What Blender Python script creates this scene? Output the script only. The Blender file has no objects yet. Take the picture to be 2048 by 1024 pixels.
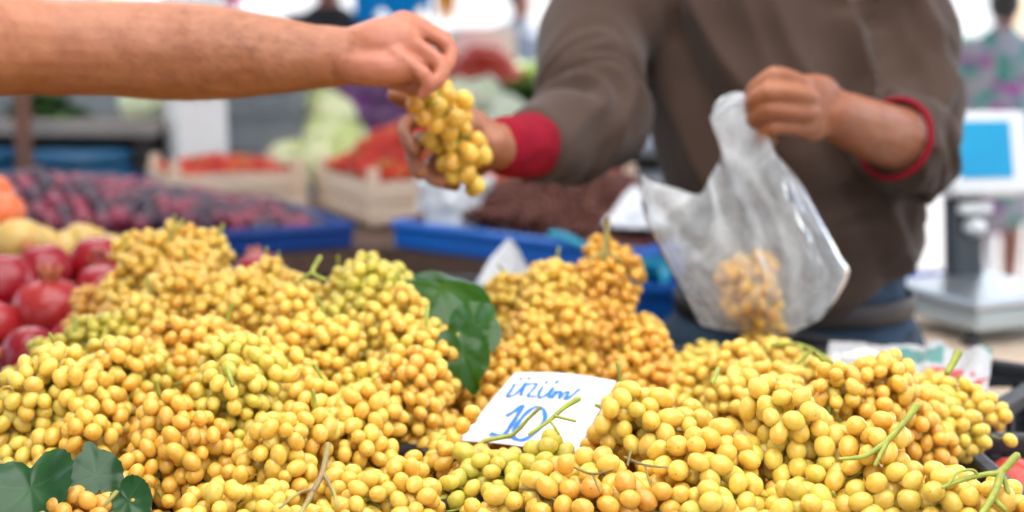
import bpy, bmesh, math, random
import numpy as np
from mathutils import Vector, Matrix, Quaternion, noise as mnoise

random.seed(7)
RNG = np.random.default_rng(7)
S = bpy.context.scene
COL = S.collection
R = math.radians

# ------------------------------------------------------------------ camera, sky, sun, exposure
CAM_Z, PITCH, FPX = 1.40, 0.154, 50.0 / 36.0 * 2048.0
cam_d = bpy.data.cameras.new('camera')
cam_d.lens, cam_d.sensor_width = 50.0, 36.0
cam_d.clip_start, cam_d.clip_end = 0.05, 400.0
cam_d.dof.use_dof = True
cam_d.dof.focus_distance = 1.065
cam_d.dof.aperture_fstop = 3.3
cam_d.dof.aperture_blades = 0
cam = bpy.data.objects.new('camera', cam_d)
COL.objects.link(cam)
cam.location = (0, 0, CAM_Z)
cam.rotation_euler = (math.pi / 2 - PITCH, 0, 0)
S.camera = cam

SUN_EL, SUN_AZ = R(52), R(35)          # azimuth from +Y towards +X
w = bpy.data.worlds.new('World')
S.world = w
w.use_nodes = True
nt = w.node_tree
sky = nt.nodes.new('ShaderNodeTexSky')
sky.sky_type = 'NISHITA'
sky.sun_disc = False
sky.sun_elevation, sky.sun_rotation = SUN_EL, SUN_AZ
sky.dust_density = 2.5
sky.air_density = 1.0
nt.links.new(sky.outputs[0], nt.nodes['Background'].inputs[0])
nt.nodes['Background'].inputs[1].default_value = 0.15
sun_d = bpy.data.lights.new('sun', 'SUN')
sun_d.energy, sun_d.angle, sun_d.color = 5.0, R(0.5), (1.0, 0.95, 0.88)
sun = bpy.data.objects.new('sun', sun_d)
COL.objects.link(sun)
sd = Vector((math.sin(SUN_AZ) * math.cos(SUN_EL), math.cos(SUN_AZ) * math.cos(SUN_EL), math.sin(SUN_EL)))
sun.rotation_euler = sd.to_track_quat('Z', 'Y').to_euler()
S.view_settings.view_transform = 'Standard'
S.view_settings.look = 'None'
S.view_settings.gamma = 1.0
S.view_settings.exposure = 1.64
S.cycles.use_denoising = True
S.cycles.max_bounces = 10
S.cycles.transparent_max_bounces = 16
S.cycles.sample_clamp_indirect = 8.0
S.cycles.caustics_reflective = False
S.cycles.caustics_refractive = False


# ------------------------------------------------------------------ helpers
def P(px, py, Y):
    """point of the place that stands at distance Y in the direction of a pixel of the 2048x1024 photograph"""
    dx = (px - 1024) / FPX
    dv = (512 - py) / FPX
    dy = math.cos(PITCH) + math.sin(PITCH) * dv
    dz = -math.sin(PITCH) + math.cos(PITCH) * dv
    s = Y / dy
    return Vector((dx * s, Y, CAM_Z + dz * s))


def G(px, py, z):
    """point on the level plane z in the direction of a pixel"""
    dx = (px - 1024) / FPX
    dv = (512 - py) / FPX
    dy = math.cos(PITCH) + math.sin(PITCH) * dv
    dz = -math.sin(PITCH) + math.cos(PITCH) * dv
    s = (z - CAM_Z) / dz
    return Vector((dx * s, dy * s, z))


def mesh(name, V, F, mat=None, smooth=True):
    me = bpy.data.meshes.new(name)
    me.from_pydata([tuple(v) for v in V], [], [tuple(f) for f in F])
    if smooth:
        me.polygons.foreach_set('use_smooth', [True] * len(me.polygons))
    if mat:
        me.materials.append(mat)
    me.update()
    return me


def link(name, me, parent=None, label=None, cat=None, group=None, kind=None, loc=None, rot=None):
    o = bpy.data.objects.new(name, me)
    COL.objects.link(o)
    if loc is not None:
        o.location = loc
    if rot is not None:
        o.rotation_euler = rot
    if parent is not None:
        o.parent = parent
    if label:
        o['label'] = label
    if cat:
        o['category'] = cat
    if group:
        o['group'] = group
    if kind:
        o['kind'] = kind
    return o


def empty(name, label, cat, loc=(0, 0, 0), rz=0.0, group=None):
    return link(name, None, None, label, cat, group, None, loc, (0, 0, rz))


class MB:
    def __init__(self):
        self.V, self.F = [], []

    def add(self, vf):
        b = len(self.V)
        self.V += [Vector(v) for v in vf[0]]
        self.F += [tuple(i + b for i in f) for f in vf[1]]
        return self

    def build(self, name, mat, parent=None, smooth=True, **k):
        return link(name, mesh(name, self.V, self.F, mat, smooth), parent, **k)


def box(c, s, M=None, bev=0.0):
    """bevelled box: centre c, size s"""
    x, y, z = s[0] / 2, s[1] / 2, s[2] / 2
    if bev <= 0:
        V = [Vector((a * x, b * y, d * z)) for a in (-1, 1) for b in (-1, 1) for d in (-1, 1)]
        F = [(0, 1, 3, 2), (4, 6, 7, 5), (0, 4, 5, 1), (2, 3, 7, 6), (0, 2, 6, 4), (1, 5, 7, 3)]
    else:
        b = min(bev, x * .9, y * .9, z * .9)
        bm = bmesh.new()
        bmesh.ops.create_cube(bm, size=1.0)
        for v in bm.verts:
            v.co = Vector((v.co.x * s[0], v.co.y * s[1], v.co.z * s[2]))
        bmesh.ops.bevel(bm, geom=list(bm.edges), offset=b, segments=2, profile=.6, affect='EDGES')
        bm.verts.ensure_lookup_table()
        V = [v.co.copy() for v in bm.verts]
        F = [tuple(v.index for v in f.verts) for f in bm.faces]
        bm.free()
    c = Vector(c)
    if M is not None:
        V = [M @ v for v in V]
    return [v + c for v in V], F


def bar(a, b, w_, h_, up=(0, 0, 1), bev=0.0):
    """straight bar from a to b, width w_, height h_"""
    a, b = Vector(a), Vector(b)
    d = (b - a)
    L = d.length
    d.normalize()
    side = d.cross(Vector(up)).normalized()
    u = side.cross(d)
    M = Matrix((d, side, u)).transposed()
    return box((a + b) / 2, (L, w_, h_), M, bev)


def crom(pts, k):
    pts = [np.array(p, float) for p in pts]
    if len(pts) < 3 or k <= 1:
        return pts
    e = [2 * pts[0] - pts[1]] + pts + [2 * pts[-1] - pts[-2]]
    out = []
    for i in range(1, len(e) - 2):
        for j in range(k):
            t = j / k
            a, b, c, d = e[i - 1], e[i], e[i + 1], e[i + 2]
            out.append(.5 * ((2 * b) + (-a + c) * t + (2 * a - 5 * b + 4 * c - d) * t * t + (-a + 3 * b - 3 * c + d) * t ** 3))
    out.append(pts[-1])
    return out


def tube(pts, rads, n=12, k=4, caps=3, up=None, cl=1.0):
    """closed tapered tube through pts; rads are scalars or (across, along-up) pairs"""
    rr = [(r, r) if not isinstance(r, (tuple, list)) else r for r in rads]
    q = crom([tuple(p) + tuple(r) for p, r in zip(pts, rr)], k)
    C = [Vector(x[:3]) for x in q]
    A = [(max(x[3], 1e-5), max(x[4], 1e-5)) for x in q]
    T = []
    for i in range(len(C)):
        t = C[min(i + 1, len(C) - 1)] - C[max(i - 1, 0)]
        T.append(t.normalized() if t.length > 1e-9 else Vector((0, 0, 1)))
    u = Vector(up) if up is not None else (Vector((0, 0, 1)) if abs(T[0].z) < .9 else Vector((0, 1, 0)))
    rings = []

    def ring(c, t, ra, rb, uu):
        s = t.cross(uu)
        s.normalize()
        v = s.cross(t).normalized()
        return [c + s * (ra * math.cos(2 * math.pi * j / n)) + v * (rb * math.sin(2 * math.pi * j / n)) for j in range(n)]
    for i in range(len(C)):
        if up is None and i > 0:
            u = (u - T[i] * u.dot(T[i])).normalized()
        if i == 0:
            for m in range(caps):
                a = (m + .25) / caps * math.pi / 2
                rm = min(A[0]) * cl
                rings.append(ring(C[0] - T[0] * (rm * math.cos(a)), T[0], A[0][0] * math.sin(a), A[0][1] * math.sin(a), u))
        rings.append(ring(C[i], T[i], A[i][0], A[i][1], u))
        if i == len(C) - 1:
            for m in range(caps - 1, -1, -1):
                a = (m + .25) / caps * math.pi / 2
                rm = min(A[-1]) * cl
                rings.append(ring(C[-1] + T[-1] * (rm * math.cos(a)), T[-1], A[-1][0] * math.sin(a), A[-1][1] * math.sin(a), u))
    V = [v for r_ in rings for v in r_]
    F = []
    m = len(rings)
    for i in range(m - 1):
        for j in range(n):
            a, b = i * n + j, i * n + (j + 1) % n
            F.append((a, b, b + n, a + n))
    F.append(tuple(range(n - 1, -1, -1)))
    F.append(tuple(range((m - 1) * n, m * n)))
    return V, F


def thin_tube(a, b, r, n=3, r2=None):
    a, b = Vector(a), Vector(b)
    t = (b - a)
    if t.length < 1e-6:
        return [], []
    t.normalize()
    u = Vector((0, 0, 1)) if abs(t.z) < .9 else Vector((1, 0, 0))
    s = t.cross(u).normalized()
    v = s.cross(t)
    r2 = r if r2 is None else r2
    V = [a + (s * math.cos(2 * math.pi * j / n) + v * math.sin(2 * math.pi * j / n)) * r for j in range(n)] + \
        [b + (s * math.cos(2 * math.pi * j / n) + v * math.sin(2 * math.pi * j / n)) * r2 for j in range(n)]
    F = [(j, (j + 1) % n, (j + 1) % n + n, j + n) for j in range(n)] + [tuple(range(n - 1, -1, -1)), tuple(range(n, 2 * n))]
    return V, F


def ell(c, r, M=None, nu=20, nv=12):
    c = Vector(c)
    V = [Vector((0, 0, -r[2]))]
    for i in range(1, nv):
        a = -math.pi / 2 + math.pi * i / nv
        for j in range(nu):
            b = 2 * math.pi * j / nu
            V.append(Vector((r[0] * math.cos(a) * math.cos(b), r[1] * math.cos(a) * math.sin(b), r[2] * math.sin(a))))
    V.append(Vector((0, 0, r[2])))
    F = [(0, 1 + (j + 1) % nu, 1 + j) for j in range(nu)]
    for i in range(nv - 2):
        for j in range(nu):
            a, b = 1 + i * nu + j, 1 + i * nu + (j + 1) % nu
            F.append((a, b, b + nu, a + nu))
    t = len(V) - 1
    F += [(t, t - nu + j, t - nu + (j + 1) % nu) for j in range(nu)]
    if M is not None:
        V = [M @ v for v in V]
    return [v + c for v in V], F


def fuse(name, parts, voxel, smooth=4, mat=None, fac=.5):
    """union of closed shapes as one continuous skin"""
    mb = MB()
    for p in parts:
        mb.add(p)
    me = mesh('tmp', mb.V, mb.F)
    o = bpy.data.objects.new('tmp', me)
    COL.objects.link(o)
    m = o.modifiers.new('r', 'REMESH')
    m.mode = 'VOXEL'
    m.voxel_size = voxel
    s = o.modifiers.new('s', 'SMOOTH')
    s.factor, s.iterations = fac, smooth
    dg = bpy.context.evaluated_depsgraph_get()
    dg.update()
    r = bpy.data.meshes.new_from_object(o.evaluated_get(dg))
    bpy.data.objects.remove(o)
    bpy.data.meshes.remove(me)
    r.name = name
    r.polygons.foreach_set('use_smooth', [True] * len(r.polygons))
    r.materials.clear()
    if mat:
        r.materials.append(mat)
    return r


def displace(me, fn):
    n = len(me.vertices)
    nr = [v.normal.copy() for v in me.vertices]
    for v, q in zip(me.vertices, nr):
        v.co = v.co + q * fn(v.co, q)
    me.update()


def ico(sub, sx=1, sy=1, sz=1):
    bm = bmesh.new()
    bmesh.ops.create_icosphere(bm, subdivisions=sub, radius=1.0)
    V = [Vector((v.co.x * sx, v.co.y * sy, v.co.z * sz)) for v in bm.verts]
    F = [tuple(v.index for v in f.verts) for f in bm.faces]
    bm.free()
    return V, F


# ------------------------------------------------------------------ materials
def new_mat(name):
    m = bpy.data.materials.new(name)
    m.use_nodes = True
    return m, m.node_tree, m.node_tree.nodes['Principled BSDF']


def N(t, kind, **k):
    n = t.nodes.new(kind)
    for a, b in k.items():
        if a.startswith('i_'):
            key = a[2:].replace('_', ' ')
            n.inputs[int(key) if key.isdigit() else key].default_value = b
        else:
            setattr(n, a, b)
    return n


def ramp(t, stops, interp='LINEAR'):
    n = t.nodes.new('ShaderNodeValToRGB')
    n.color_ramp.interpolation = interp
    e = n.color_ramp.elements
    while len(e) < len(stops):
        e.new(.5)
    for s, (p, c) in zip(e, stops):
        s.position = p
        s.color = tuple(c) + (1,)
    return n


def basic(name, c1, c2=None, scale=8.0, rough=.6, bump=0.0, bscale=40.0, metal=0.0, sss=0.0, sssr=(.01, .004, .002), sheen=0.0, spec=.5, stretch=None, coat=0.0):
    m, t, b = new_mat(name)
    c2 = c2 or tuple(x * .8 for x in c1)
    tc = N(t, 'ShaderNodeTexCoord')
    src = tc.outputs['Object']
    if stretch:
        mp = N(t, 'ShaderNodeMapping')
        mp.inputs['Scale'].default_value = stretch
        t.links.new(src, mp.inputs[0])
        src = mp.outputs[0]
    nz = N(t, 'ShaderNodeTexNoise', i_Scale=scale, i_Detail=5.0, i_Roughness=.6)
    t.links.new(src, nz.inputs['Vector'])
    rp = ramp(t, [(.3, c1), (.7, c2)])
    t.links.new(nz.outputs['Fac'], rp.inputs[0])
    t.links.new(rp.outputs[0], b.inputs['Base Color'])
    b.inputs['Roughness'].default_value = rough
    b.inputs['Metallic'].default_value = metal
    b.inputs['Specular IOR Level'].default_value = spec
    b.inputs['Coat Weight'].default_value = coat
    if sss:
        b.inputs['Subsurface Weight'].default_value = sss
        b.inputs['Subsurface Radius'].default_value = (1, .45, .2)
        b.inputs['Subsurface Scale'].default_value = sssr[0]
    if sheen:
        b.inputs['Sheen Weight'].default_value = sheen
        b.inputs['Sheen Roughness'].default_value = .5
    if bump:
        n2 = N(t, 'ShaderNodeTexNoise', i_Scale=bscale, i_Detail=4.0)
        t.links.new(src, n2.inputs['Vector'])
        bp = N(t, 'ShaderNodeBump', i_Strength=bump, i_Distance=.01)
        t.links.new(n2.outputs['Fac'], bp.inputs['Height'])
        t.links.new(bp.outputs[0], b.inputs['Normal'])
    return m


GTR = 0.0


def grape_mat():
    m, t, b = new_mat('grape_skin')
    oi = N(t, 'ShaderNodeObjectInfo')
    tc = N(t, 'ShaderNodeTexCoord')
    nz = N(t, 'ShaderNodeTexNoise', i_Scale=1.1, i_Detail=3.0)
    ad = N(t, 'ShaderNodeVectorMath', operation='ADD')
    cx = N(t, 'ShaderNodeCombineXYZ')
    ml = N(t, 'ShaderNodeMath', operation='MULTIPLY', i_1=37.0)
    t.links.new(oi.outputs['Random'], ml.inputs[0])
    for i in range(3):
        t.links.new(ml.outputs[0], cx.inputs[i])
    t.links.new(tc.outputs['Object'], ad.inputs[0])
    t.links.new(cx.outputs[0], ad.inputs[1])
    t.links.new(ad.outputs[0], nz.inputs['Vector'])
    # soft mottling
    hs = N(t, 'ShaderNodeMix', data_type='RGBA', blend_type='MULTIPLY', i_0=1.0)
    mot = ramp(t, [(.3, (.90, .82, .62)), (.65, (1, 1, 1))])
    t.links.new(nz.outputs['Fac'], mot.inputs[0])
    t.links.new(oi.outputs['Color'], hs.inputs[6])
    t.links.new(mot.outputs[0], hs.inputs[7])
    # russet freckles
    n2 = N(t, 'ShaderNodeTexNoise', i_Scale=5.0, i_Detail=4.0, i_Roughness=.7)
    t.links.new(ad.outputs[0], n2.inputs['Vector'])
    fr = ramp(t, [(.655, (0, 0, 0)), (.72, (1, 1, 1))])
    t.links.new(n2.outputs['Fac'], fr.inputs[0])
    mx = N(t, 'ShaderNodeMix', data_type='RGBA')
    fm = N(t, 'ShaderNodeMath', operation='MULTIPLY', i_1=.55)
    t.links.new(fr.outputs[0], fm.inputs[0])
    t.links.new(fm.outputs[0], mx.inputs[0])
    t.links.new(hs.outputs[2], mx.inputs[6])
    mx.inputs[7].default_value = (.36, .13, .02, 1)
    # dark dot left by the flower at the end of each berry
    sp = N(t, 'ShaderNodeSeparateXYZ')
    t.links.new(tc.outputs['Object'], sp.inputs[0])
    vl = N(t, 'ShaderNodeVectorMath', operation='LENGTH')
    cxy = N(t, 'ShaderNodeCombineXYZ')
    t.links.new(sp.outputs[0], cxy.inputs[0])
    t.links.new(sp.outputs[1], cxy.inputs[1])
    t.links.new(cxy.outputs[0], vl.inputs[0])
    dot = ramp(t, [(.045, (1, 1, 1)), (.085, (0, 0, 0))])
    t.links.new(vl.outputs['Value'], dot.inputs[0])
    gz = N(t, 'ShaderNodeMath', operation='GREATER_THAN', i_1=.5)
    t.links.new(sp.outputs[2], gz.inputs[0])
    dm = N(t, 'ShaderNodeMath', operation='MULTIPLY')
    t.links.new(dot.outputs[0], dm.inputs[0])
    t.links.new(gz.outputs[0], dm.inputs[1])
    m2 = N(t, 'ShaderNodeMix', data_type='RGBA')
    t.links.new(dm.outputs[0], m2.inputs[0])
    t.links.new(mx.outputs[2], m2.inputs[6])
    m2.inputs[7].default_value = (.16, .07, .02, 1)
    t.links.new(m2.outputs[2], b.inputs['Base Color'])
    rr = ramp(t, [(.3, (.22,) * 3), (.7, (.38,) * 3)])
    t.links.new(nz.outputs['Fac'], rr.inputs[0])
    t.links.new(rr.outputs[0], b.inputs['Roughness'])
    b.inputs['Subsurface Weight'].default_value = .85
    b.inputs['Subsurface Radius'].default_value = (1.0, .75, .2)
    b.inputs['Subsurface Scale'].default_value = .013
    b.inputs['IOR'].default_value = 1.4
    b.inputs['Specular IOR Level'].default_value = .4
    b.inputs['Transmission Weight'].default_value = GTR
    b.inputs['Sheen Weight'].default_value = .10        # the dusty bloom
    b.inputs['Sheen Roughness'].default_value = .35
    b.inputs['Coat Weight'].default_value = .5
    b.inputs['Coat Roughness'].default_value = .16
    b.inputs['Sheen Tint'].default_value = (1, .93, .72, 1)
    return m


def random_fruit(name, stops, rough=.4, bloom=None, sss=.25, scale=1.5, bump=0.0):
    """fruit whose colour differs from piece to piece"""
    m, t, b = new_mat(name)
    oi = N(t, 'ShaderNodeObjectInfo')
    rp = ramp(t, stops)
    tc = N(t, 'ShaderNodeTexCoord')
    cx = N(t, 'ShaderNodeVectorMath', operation='ADD')
    sc = N(t, 'ShaderNodeVectorMath', operation='SCALE', i_3=1.0)
    t.links.new(oi.outputs['Location'], sc.inputs[0])
    sc.inputs['Scale'].default_value = 31.0
    t.links.new(tc.outputs['Object'], cx.inputs[0])
    t.links.new(sc.outputs[0], cx.inputs[1])
    nz = N(t, 'ShaderNodeTexNoise', i_Scale=scale, i_Detail=4.0)
    t.links.new(cx.outputs[0], nz.inputs['Vector'])
    a = N(t, 'ShaderNodeMath', operation='MULTIPLY_ADD', i_1=.6, i_2=-.3)
    t.links.new(nz.outputs['Fac'], a.inputs[0])
    s = N(t, 'ShaderNodeMath', operation='ADD')
    t.links.new(oi.outputs['Random'], s.inputs[0])
    t.links.new(a.outputs[0], s.inputs[1])
    t.links.new(s.outputs[0], rp.inputs[0])
    out = rp.outputs[0]
    if bloom:
        n2 = N(t, 'ShaderNodeTexNoise', i_Scale=scale * 1.7, i_Detail=5.0)
        t.links.new(cx.outputs[0], n2.inputs['Vector'])
        f = ramp(t, [(.4, (0, 0, 0)), (.7, (.75,) * 3)])
        t.links.new(n2.outputs['Fac'], f.inputs[0])
        mx = N(t, 'ShaderNodeMix', data_type='RGBA')
        t.links.new(f.outputs[0], mx.inputs[0])
        t.links.new(out, mx.inputs[6])
        mx.inputs[7].default_value = tuple(bloom) + (1,)
        out = mx.outputs[2]
    t.links.new(out, b.inputs['Base Color'])
    b.inputs['Roughness'].default_value = rough
    if sss:
        b.inputs['Subsurface Weight'].default_value = sss
        b.inputs['Subsurface Scale'].default_value = .006
    if bump:
        v = N(t, 'ShaderNodeTexVoronoi', i_Scale=7.0)
        t.links.new(tc.outputs['Object'], v.inputs['Vector'])
        bp = N(t, 'ShaderNodeBump', i_Strength=bump, i_Distance=.05)
        t.links.new(v.outputs[0], bp.inputs['Height'])
        t.links.new(bp.outputs[0], b.inputs['Normal'])
    return m


def skin_mat(name, c1, c2, c3, pink_from=None):
    """c3: redder skin of the hand, starting at object-space x = pink_from"""
    m, t, b = new_mat(name)
    tc = N(t, 'ShaderNodeTexCoord')
    nz = N(t, 'ShaderNodeTexNoise', i_Scale=18.0, i_Detail=6.0, i_Roughness=.6)
    t.links.new(tc.outputs['Object'], nz.inputs['Vector'])
    rp = ramp(t, [(.3, c1), (.7, c2)])
    t.links.new(nz.outputs['Fac'], rp.inputs[0])
    out = rp.outputs[0]
    if pink_from:
        sp = N(t, 'ShaderNodeSeparateXYZ')
        t.links.new(tc.outputs['Object'], sp.inputs[0])
        mr = N(t, 'ShaderNodeMapRange', i_1=pink_from[0], i_2=pink_from[1], i_3=0.0, i_4=.85)
        t.links.new(sp.outputs[0], mr.inputs[0])
        mx = N(t, 'ShaderNodeMix', data_type='RGBA')
        t.links.new(mr.outputs[0], mx.inputs[0])
        t.links.new(out, mx.inputs[6])
        mx.inputs[7].default_value = tuple(c3) + (1,)
        out = mx.outputs[2]
    n3 = N(t, 'ShaderNodeTexNoise', i_Scale=90.0, i_Detail=3.0)
    t.links.new(tc.outputs['Object'], n3.inputs['Vector'])
    m3 = N(t, 'ShaderNodeMix', data_type='RGBA', blend_type='MULTIPLY', i_0=.35)
    r3 = ramp(t, [(.35, (.72, .6, .55)), (.55, (1, 1, 1))])
    t.links.new(n3.outputs['Fac'], r3.inputs[0])
    t.links.new(out, m3.inputs[6])
    t.links.new(r3.outputs[0], m3.inputs[7])
    t.links.new(m3.outputs[2], b.inputs['Base Color'])
    b.inputs['Subsurface Weight'].default_value = .3
    b.inputs['Subsurface Radius'].default_value = (1, .35, .2)
    b.inputs['Subsurface Scale'].default_value = .006
    b.inputs['Roughness'].default_value = .48
    n4 = N(t, 'ShaderNodeTexNoise', i_Scale=260.0, i_Detail=3.0)
    t.links.new(tc.outputs['Object'], n4.inputs['Vector'])
    bp = N(t, 'ShaderNodeBump', i_Strength=.25, i_Distance=.002)
    t.links.new(n4.outputs['Fac'], bp.inputs['Height'])
    t.links.new(bp.outputs[0], b.inputs['Normal'])
    return m


def film_mat(name, opac=.36, tint=(.86, .89, .91)):
    """thin polythene: part of the light goes straight through, part is scattered, part mirrored"""
    m = bpy.data.materials.new(name)
    m.use_nodes = True
    t = m.node_tree
    t.nodes.clear()
    out = N(t, 'ShaderNodeOutputMaterial')
    tr = N(t, 'ShaderNodeBsdfTransparent')
    tr.inputs[0].default_value = (.97, .98, .98, 1)
    di = N(t, 'ShaderNodeBsdfDiffuse')
    di.inputs[0].default_value = tint + (1,)
    tl = N(t, 'ShaderNodeBsdfTranslucent')
    tl.inputs[0].default_value = tint + (1,)
    gl = N(t, 'ShaderNodeBsdfGlossy')
    gl.inputs['Roughness'].default_value = .2
    tc = N(t, 'ShaderNodeTexCoord')
    nz = N(t, 'ShaderNodeTexNoise', i_Scale=16.0, i_Detail=6.0, i_Distortion=1.5)
    t.links.new(tc.outputs['Object'], nz.inputs['Vector'])
    bp = N(t, 'ShaderNodeBump', i_Strength=.25, i_Distance=.004)
    t.links.new(nz.outputs['Fac'], bp.inputs['Height'])
    for s in (di, tl, gl):
        t.links.new(bp.outputs[0], s.inputs['Normal'])
    a = N(t, 'ShaderNodeMixShader', i_0=.5)
    t.links.new(di.outputs[0], a.inputs[1])
    t.links.new(tl.outputs[0], a.inputs[2])
    b = N(t, 'ShaderNodeMixShader')
    r0 = ramp(t, [(.3, (opac * .5,) * 3), (.7, (opac * 1.4,) * 3)])
    t.links.new(nz.outputs['Fac'], r0.inputs[0])
    at = N(t, 'ShaderNodeAttribute', attribute_name='fold')      # gathered film is thicker
    am = N(t, 'ShaderNodeMath', operation='MULTIPLY_ADD', i_1=.5)
    t.links.new(at.outputs['Fac'], am.inputs[0])
    t.links.new(r0.outputs[0], am.inputs[2])
    t.links.new(am.outputs[0], b.inputs[0])
    t.links.new(tr.outputs[0], b.inputs[1])
    t.links.new(a.outputs[0], b.inputs[2])
    fr = N(t, 'ShaderNodeFresnel', i_IOR=1.12)
    t.links.new(bp.outputs[0], fr.inputs['Normal'])
    c = N(t, 'ShaderNodeMixShader')
    t.links.new(fr.outputs[0], c.inputs[0])
    t.links.new(b.outputs[0], c.inputs[1])
    t.links.new(gl.outputs[0], c.inputs[2])
    t.links.new(c.outputs[0], out.inputs[0])
    return m


def cloth_translucent(name, col, trans):
    m = bpy.data.materials.new(name)
    m.use_nodes = True
    t = m.node_tree
    t.nodes.clear()
    out = N(t, 'ShaderNodeOutputMaterial')
    di = N(t, 'ShaderNodeBsdfDiffuse')
    tl = N(t, 'ShaderNodeBsdfTranslucent')
    tc = N(t, 'ShaderNodeTexCoord')
    nz = N(t, 'ShaderNodeTexNoise', i_Scale=3.0, i_Detail=5.0)
    t.links.new(tc.outputs['Object'], nz.inputs['Vector'])
    rp = ramp(t, [(.3, tuple(x * .92 for x in col)), (.7, col)])
    t.links.new(nz.outputs['Fac'], rp.inputs[0])
    t.links.new(rp.outputs[0], di.inputs[0])
    t.links.new(rp.outputs[0], tl.inputs[0])
    a = N(t, 'ShaderNodeMixShader', i_0=trans)
    t.links.new(di.outputs[0], a.inputs[1])
    t.links.new(tl.outputs[0], a.inputs[2])
    t.links.new(a.outputs[0], out.inputs[0])
    return m


def sweater_mat():
    m, t, b = new_mat('brown_knit')
    tc = N(t, 'ShaderNodeTexCoord')
    nz = N(t, 'ShaderNodeTexNoise', i_Scale=6.0, i_Detail=5.0)
    t.links.new(tc.outputs['Object'], nz.inputs['Vector'])
    rp = ramp(t, [(.3, (.048, .027, .018)), (.7, (.066, .039, .027))])
    t.links.new(nz.outputs['Fac'], rp.inputs[0])
    t.links.new(rp.outputs[0], b.inputs['Base Color'])
    b.inputs['Roughness'].default_value = .85
    b.inputs['Specular IOR Level'].default_value = .25
    b.inputs['Sheen Weight'].default_value = .12
    b.inputs['Sheen Roughness'].default_value = .45
    wv = N(t, 'ShaderNodeTexWave', i_Scale=140.0, i_Distortion=.6)
    wv.bands_direction = 'X'
    t.links.new(tc.outputs['Object'], wv.inputs['Vector'])
    bp = N(t, 'ShaderNodeBump', i_Strength=.25, i_Distance=.002)
    t.links.new(wv.outputs['Fac'], bp.inputs['Height'])
    t.links.new(bp.outputs[0], b.inputs['Normal'])
    return m


def newsprint_mat(name, seed):
    """flat print: lines of grey text, a few colour pictures"""
    m, t, b = new_mat(name)
    tc = N(t, 'ShaderNodeTexCoord')
    mp = N(t, 'ShaderNodeMapping')
    mp.inputs['Location'].default_value = (seed, seed * .7, 0)
    t.links.new(tc.outputs['UV'], mp.inputs[0])
    br = N(t, 'ShaderNodeTexBrick', i_Scale=9.0)
    br.inputs['Color1'].default_value = (.42, .42, .41, 1)
    br.inputs['Color2'].default_value = (.30, .30, .30, 1)
    br.inputs['Mortar'].default_value = (.55, .55, .54, 1)
    br.inputs['Mortar Size'].default_value = .035
    t.links.new(mp.outputs[0], br.inputs['Vector'])
    vo = N(t, 'ShaderNodeTexVoronoi', i_Scale=4.0)
    vo.distance = 'CHEBYCHEV'
    t.links.new(mp.outputs[0], vo.inputs['Vector'])
    sp = N(t, 'ShaderNodeSeparateColor')
    t.links.new(vo.outputs['Color'], sp.inputs[0])
    gt = N(t, 'ShaderNodeMath', operation='GREATER_THAN', i_1=.66)
    t.links.new(sp.outputs[0], gt.inputs[0])
    cr = ramp(t, [(0, (.5, .05, .06)), (.3, (.75, .75, .75)), (.55, (.1, .25, .22)), (.8, (.35, .12, .3)), (1, (.7, .7, .72))], 'CONSTANT')
    t.links.new(sp.outputs[1], cr.inputs[0])
    mx = N(t, 'ShaderNodeMix', data_type='RGBA')
    t.links.new(gt.outputs[0], mx.inputs[0])
    t.links.new(br.outputs['Color'], mx.inputs[6])
    t.links.new(cr.outputs[0], mx.inputs[7])
    t.links.new(mx.outputs[2], b.inputs['Base Color'])
    b.inputs['Roughness'].default_value = .8
    return m


def floral_mat():
    m, t, b = new_mat('floral_print')
    tc = N(t, 'ShaderNodeTexCoord')
    v = N(t, 'ShaderNodeTexVoronoi', i_Scale=13.0)
    t.links.new(tc.outputs['Object'], v.inputs['Vector'])
    sp = N(t, 'ShaderNodeSeparateColor')
    t.links.new(v.outputs['Color'], sp.inputs[0])
    cr = ramp(t, [(0, (.4, .06, .3)), (.25, (.03, .28, .2)), (.5, (.42, .38, .40)), (.72, (.30, .05, .18)), (.85, (.1, .35, .28))], 'CONSTANT')
    t.links.new(sp.outputs[0], cr.inputs[0])
    d = ramp(t, [(.5, (1, 1, 1)), (.62, (0, 0, 0))])
    t.links.new(v.outputs['Distance'], d.inputs[0])
    mx = N(t, 'ShaderNodeMix', data_type='RGBA')
    t.links.new(d.outputs[0], mx.inputs[0])
    mx.inputs[6].default_value = (.38, .36, .37, 1)
    t.links.new(cr.outputs[0], mx.inputs[7])
    t.links.new(mx.outputs[2], b.inputs['Base Color'])
    b.inputs['Roughness'].default_value = .8
    return m


def leaf_mat(name, c1, c2, vein):
    m, t, b = new_mat(name)
    tc = N(t, 'ShaderNodeTexCoord')
    nz = N(t, 'ShaderNodeTexNoise', i_Scale=30.0, i_Detail=5.0)
    t.links.new(tc.outputs['Object'], nz.inputs['Vector'])
    rp = ramp(t, [(.3, c1), (.7, c2)])
    t.links.new(nz.outputs['Fac'], rp.inputs[0])
    at = N(t, 'ShaderNodeAttribute', attribute_name='vein')
    mx = N(t, 'ShaderNodeMix', data_type='RGBA')
    t.links.new(at.outputs['Fac'], mx.inputs[0])
    t.links.new(rp.outputs[0], mx.inputs[6])
    mx.inputs[7].default_value = tuple(vein) + (1,)
    t.links.new(mx.outputs[2], b.inputs['Base Color'])
    b.inputs['Roughness'].default_value = .27
    b.inputs['Specular IOR Level'].default_value = .5
    tl = N(t, 'ShaderNodeBsdfTranslucent')
    t.links.new(mx.outputs[2], tl.inputs[0])
    ms = N(t, 'ShaderNodeMixShader', i_0=.3)
    t.links.new(b.outputs[0], ms.inputs[1])
    t.links.new(tl.outputs[0], ms.inputs[2])
    t.links.new(ms.outputs[0], t.nodes['Material Output'].inputs[0])
    return m


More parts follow.
